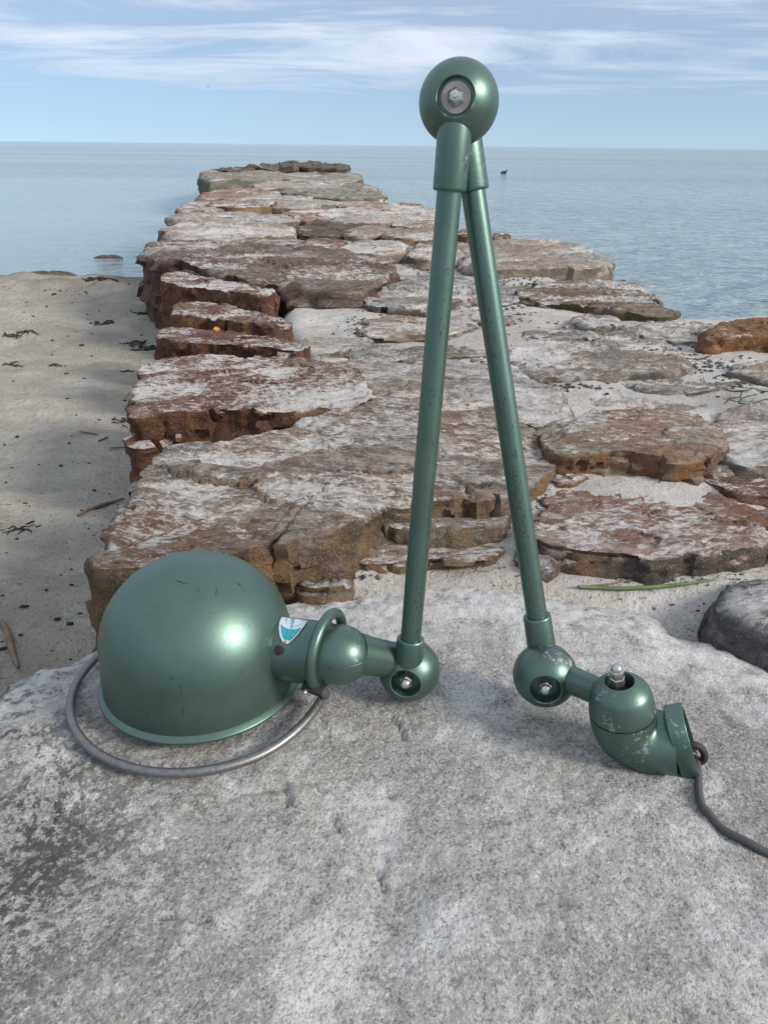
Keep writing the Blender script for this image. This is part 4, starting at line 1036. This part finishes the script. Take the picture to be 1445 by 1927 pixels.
WEED = [(272, 657, .075, 'spidery clump of black seaweed near the foot of the red boulders'), (252, 645, .04, 'small black seaweed scrap next to the spidery clump'), (30, 688, .04, 'lone black seaweed scrap far out on bare sand'),
    (275, 590, .06, 'black seaweed against the foot of the long dark red boulder'), (195, 609, .06, 'black seaweed strip between the tide line and the boulders'), (110, 688, .03, 'tiny curled seaweed scrap on smooth sand'),
    (44, 626, .045, 'seaweed scrap just inland of the tide line, one of a close pair'), (20, 632, .045, 'seaweed scrap just inland of the tide line, one of a close pair'), (240, 700, .025, 'tiny seaweed scrap beside the lowest red stone'),
    (180, 527, .10, 'long ragged seaweed on the wet edge of the beach'), (225, 800, .025, 'tiny seaweed scrap near the thin tan twigs'), (40, 995, .028, 'small black seaweed scrap beyond the brown stalk')]
for i, (px, py, s, lab) in enumerate(WEED):
    c = bz(px, py); V, Fc = scrap(c, s, 16, 40 + i, beach_z, 'seaweed_black', 0.08, 0.7)
    one('seaweed_clump', V, Fc, 'seaweed_black', c, lab, 'seaweed', 'seaweed clumps on the beach')
def stalk(name, pxs, zf, rad, mat, label, cat='reed', flat=1.0, lift=1.0):
    P_ = [zf(*q) + Vector((0, 0, rad * lift)) for q in pxs]; P_ = spline(P_, 8); n = len(P_)
    V, Fc = tube(P_, [rad * (0.35 + 0.65 * math.sin(math.pi * min(0.97, 0.12 + 0.85 * k / (n - 1)))) for k in range(n)], 8)
    return one(name, V, Fc, mat, P_[0], label, cat)
stalk('reed_stalk', [(148, 973), (185, 957), (235, 942)], bz, 0.0035, 'reed_brown', 'dry brown stalk lying against the tan boulder on the beach')
stalk('reed_stalk', [(4, 1172), (16, 1195), (25, 1230), (36, 1262)], bz, 0.0042, 'reed_brown', 'bent dry reed stalk beside the pale slab on the beach')
stalk('twig', [(0, 1225), (16, 1221)], bz, 0.002, 'seaweed_black', 'short dark twig beside the bent reed stalk', 'twig')
stalk('twig', [(150, 815), (172, 817), (186, 819)], bz, 0.002, 'reed_brown', 'thin tan twig lying straight on the sand', 'twig')
stalk('twig', [(185, 832), (205, 824)], bz, 0.0022, 'reed_brown', 'short thick tan twig at a slant on the sand', 'twig')
stalk('twig', [(208, 845), (235, 843), (256, 842)], bz, 0.0018, 'reed_brown', 'thin twig pointing at the ochre stone corner', 'twig')
# the green reed on the sand behind the lamp
stalk('green_reed', [(1086, 1103), (1170, 1104), (1260, 1104), (1345, 1101)], sz, 0.0022, 'reed_green', 'long green reed blade lying on white sand', lift=2.2)
stalk('dry_straw', [(1086, 1101), (1140, 1098), (1205, 1091)], sz, 0.001, 'reed_brown', 'thin dry straw crossing the green reed blade', lift=2.6)
c = sz(1412, 758); V, Fc = scrap(c, 0.10, 14, 77, lambda x, y: sand_z(x, y) + 0.016, 'weed_green', 0.04, 0.20)
one('green_weed', V, Fc, 'weed_green', c, 'tangle of bright green weed on the pale stones', 'seaweed')
c = sz(1250, 722)
# orange leaf on the red stone
c = on_z(407, 625, 0.268); V = []; Fc = []
for k in range(10):
    t = 2 * math.pi * k / 10; rr = 0.008 * (1 + 0.35 * math.sin(3 * t + 1)); V.append(c + Vector((math.cos(t) * rr, math.sin(t) * rr * 0.8, 0.004 + 0.004 * math.sin(2 * t))))
V.append(c + Vector((0, 0, 0.012))); Fc = [(10, k, (k + 1) % 10) for k in range(10)] + [tuple(reversed(range(10)))]
one('fallen_leaf', V, Fc, 'leaf_orange', c, 'curled orange leaf on a red-brown stone', 'leaf')
# low wet stones in the shallows
for px, py, s, lab in [(98, 519, .13, 'flat dark wet stone in the shallows just off the beach'), (207, 485, .09, 'small dark stone awash in calm water beside the jetty')]:
    w_ = on_z(px, py, 0); V, Fc = [], []
    th = np.linspace(0, 2 * math.pi, 25)[:-1]; V = [w_ + Vector((0, 0, s * .16))]
    for rr, zz in ((.35, .15), (.7, .10), (.95, .02), (1.05, -.15)):
        for t in th:
            q = rr * s * (1 + 0.18 * math.sin(3 * t + s * 40) + 0.08 * math.sin(7 * t)); V.append(w_ + Vector((math.cos(t) * q, math.sin(t) * q * .55, zz * s * (1 + .3 * math.sin(5 * t)))))
    for k in range(24): Fc.append((0, 1 + k, 1 + (k + 1) % 24))
    for r_ in range(3):
        for k in range(24): a_ = 1 + r_ * 24; Fc.append((a_ + k, a_ + 24 + k, a_ + 24 + (k + 1) % 24, a_ + (k + 1) % 24))
    o = one('wet_stone', V, Fc, 'stone_dark', w_, lab, 'stone')
# dark pebbles and crumbs strewn over the jetty sand (nobody could count them)
V, Fc = [], []
r_ = random.Random(21)
def pebble(c, s):
    b0 = len(V); k_ = [r_.uniform(.45, 1.25) for _ in range(12)]; a0 = r_.uniform(0, 6.28); fx = r_.uniform(.4, .9)
    for j, (rr, zz) in enumerate(((1, 0.0), (.75, .42))):
        for k in range(6):
            t = a0 + k * math.pi / 3; q = rr * s * k_[j * 6 + k]; dx, dy = math.cos(t) * q, math.sin(t) * q * fx
            V.append(c + Vector((dx, dy, s * zz)))
    V.append(c + Vector((0, 0, s * .58)))
    for k in range(6):
        k2 = (k + 1) % 6; Fc.append((b0 + k, b0 + k2, b0 + 6 + k2, b0 + 6 + k)); Fc.append((b0 + 6 + k, b0 + 6 + k2, b0 + 12))
for cx, cy, rx, ry, n, s0, s1 in [(650, 1085, 60, 18, 34, .0016, .005), (760, 1066, 80, 12, 26, .0016, .006), (880, 1068, 60, 10, 16, .0016, .005), (560, 1104, 40, 8, 12, .0015, .004), (990, 1060, 30, 40, 16, .0016, .005),
        (1040, 880, 40, 18, 22, .002, .008), (1150, 872, 120, 12, 34, .002, .008), (1330, 890, 90, 22, 30, .002, .007), (1010, 930, 25, 40, 16, .002, .007), (1250, 1110, 120, 30, 40, .0014, .004), (1350, 1180, 90, 40, 36, .0014, .004),
        (950, 580, 60, 40, 150, .003, .011), (1000, 530, 60, 16, 70, .004, .013), (1080, 560, 60, 20, 50, .003, .012), (680, 615, 40, 26, 60, .003, .009), (640, 650, 40, 20, 30, .003, .009),
        (1280, 660, 80, 40, 120, .003, .010), (1340, 690, 60, 20, 70, .003, .010), (1060, 725, 70, 14, 60, .003, .009), (1000, 720, 60, 14, 60, .003, .010), (820, 500, 60, 14, 40, .004, .012), (930, 690, 30, 40, 30, .003, .008), (1380, 720, 60, 14, 40, .003, .009), (620, 440, 60, 12, 50, .006, .03)]:
    qs = [(cx + r_.gauss(0, .62) * rx, cy + r_.gauss(0, .62) * ry) for _ in range(int(n * 1.5))]
    for c in many([q[0] for q in qs], [q[1] for q in qs], sand_z, 0.21):
        c.z += 0.0005; pebble(c, 0.68 * (s0 + (s1 - s0) * r_.random() ** 2.4))
me = mesh_np('pebbles', V, Fc, True, 40); tag(link('pebbles', me, 'pebble_dark'), 'dark pebbles and crumbs strewn over white jetty sand', 'pebbles', kind='stuff')
# crumbs of weed over the beach
V, Fc = [], []
qs = [(r_.uniform(-40, 300), 535 + 720 * r_.random() ** 1.6) for _ in range(130)]
for c in many([q[0] for q in qs], [q[1] for q in qs], beach_z, 0.05):
    if c.y > 3.95: continue
    pebble(c, r_.uniform(.0010, .0030) * (1 + c.y * .6) * (1.7 if r_.random() < .10 else 1))
me = mesh_np('seaweed_crumbs', V, Fc, True, 40); tag(link('seaweed_crumbs', me, 'seaweed_black'), 'dark seaweed crumbs strewn over the beach sand', 'seaweed', kind='stuff')

# ---- bird on the water, bird in the sky
w_ = on_z(947, 327, 0)
def skin_mesh(name, pts, edges, radii, mat, loc, label, cat, sub=2):
    me = bpy.data.meshes.new(name); me.from_pydata(pts, edges, []); o = bpy.data.objects.new(name, me); COL.objects.link(o)
    o.modifiers.new('skin', 'SKIN'); s_ = o.modifiers.new('sub', 'SUBSURF'); s_.levels = sub; s_.render_levels = sub
    for k, rd in enumerate(radii): me.skin_vertices[0].data[k].radius = rd if hasattr(rd, '__len__') else (rd, rd)
    me.skin_vertices[0].data[0].use_root = True
    dg = bpy.context.evaluated_depsgraph_get(); m2 = bpy.data.meshes.new_from_object(o.evaluated_get(dg)); bpy.data.objects.remove(o)
    m2.shade_smooth(); o2 = link(name, m2, mat, None, loc); return tag(o2, label, cat)
S_ = 0.72
skin_mesh('water_bird', [(x_ * S_, y_ * S_, z_ * S_) for x_, y_, z_ in [(0, 0, .02), (.05, 0, .03), (.085, 0, .055), (.092, .0, .10), (.10, 0, .125), (.135, 0, .122), (-.06, 0, .025), (-.11, 0, .04)]],
          [(0, 1), (1, 2), (2, 3), (3, 4), (4, 5), (0, 6), (6, 7)], [.045, .04, .022, .014, .020, .005, .036, .010], 'bird_dark', w_, 'dark diving bird sitting low on the open water', 'bird')
w_ = at(392, 163, 120)
skin_mesh('flying_bird', [(0, 0, 0), (.12, .1, .0), (-.14, -.1, 0), (.0, -.12, .10), (0, -.30, .04), (.02, .12, .12), (.02, .30, .06)], [(0, 1), (0, 2), (0, 3), (3, 4), (0, 5), (5, 6)], [.05, .03, .015, .03, .01, .03, .01], 'bird_grey', w_, 'tiny grey bird flying far off over the sea', 'bird', 1)
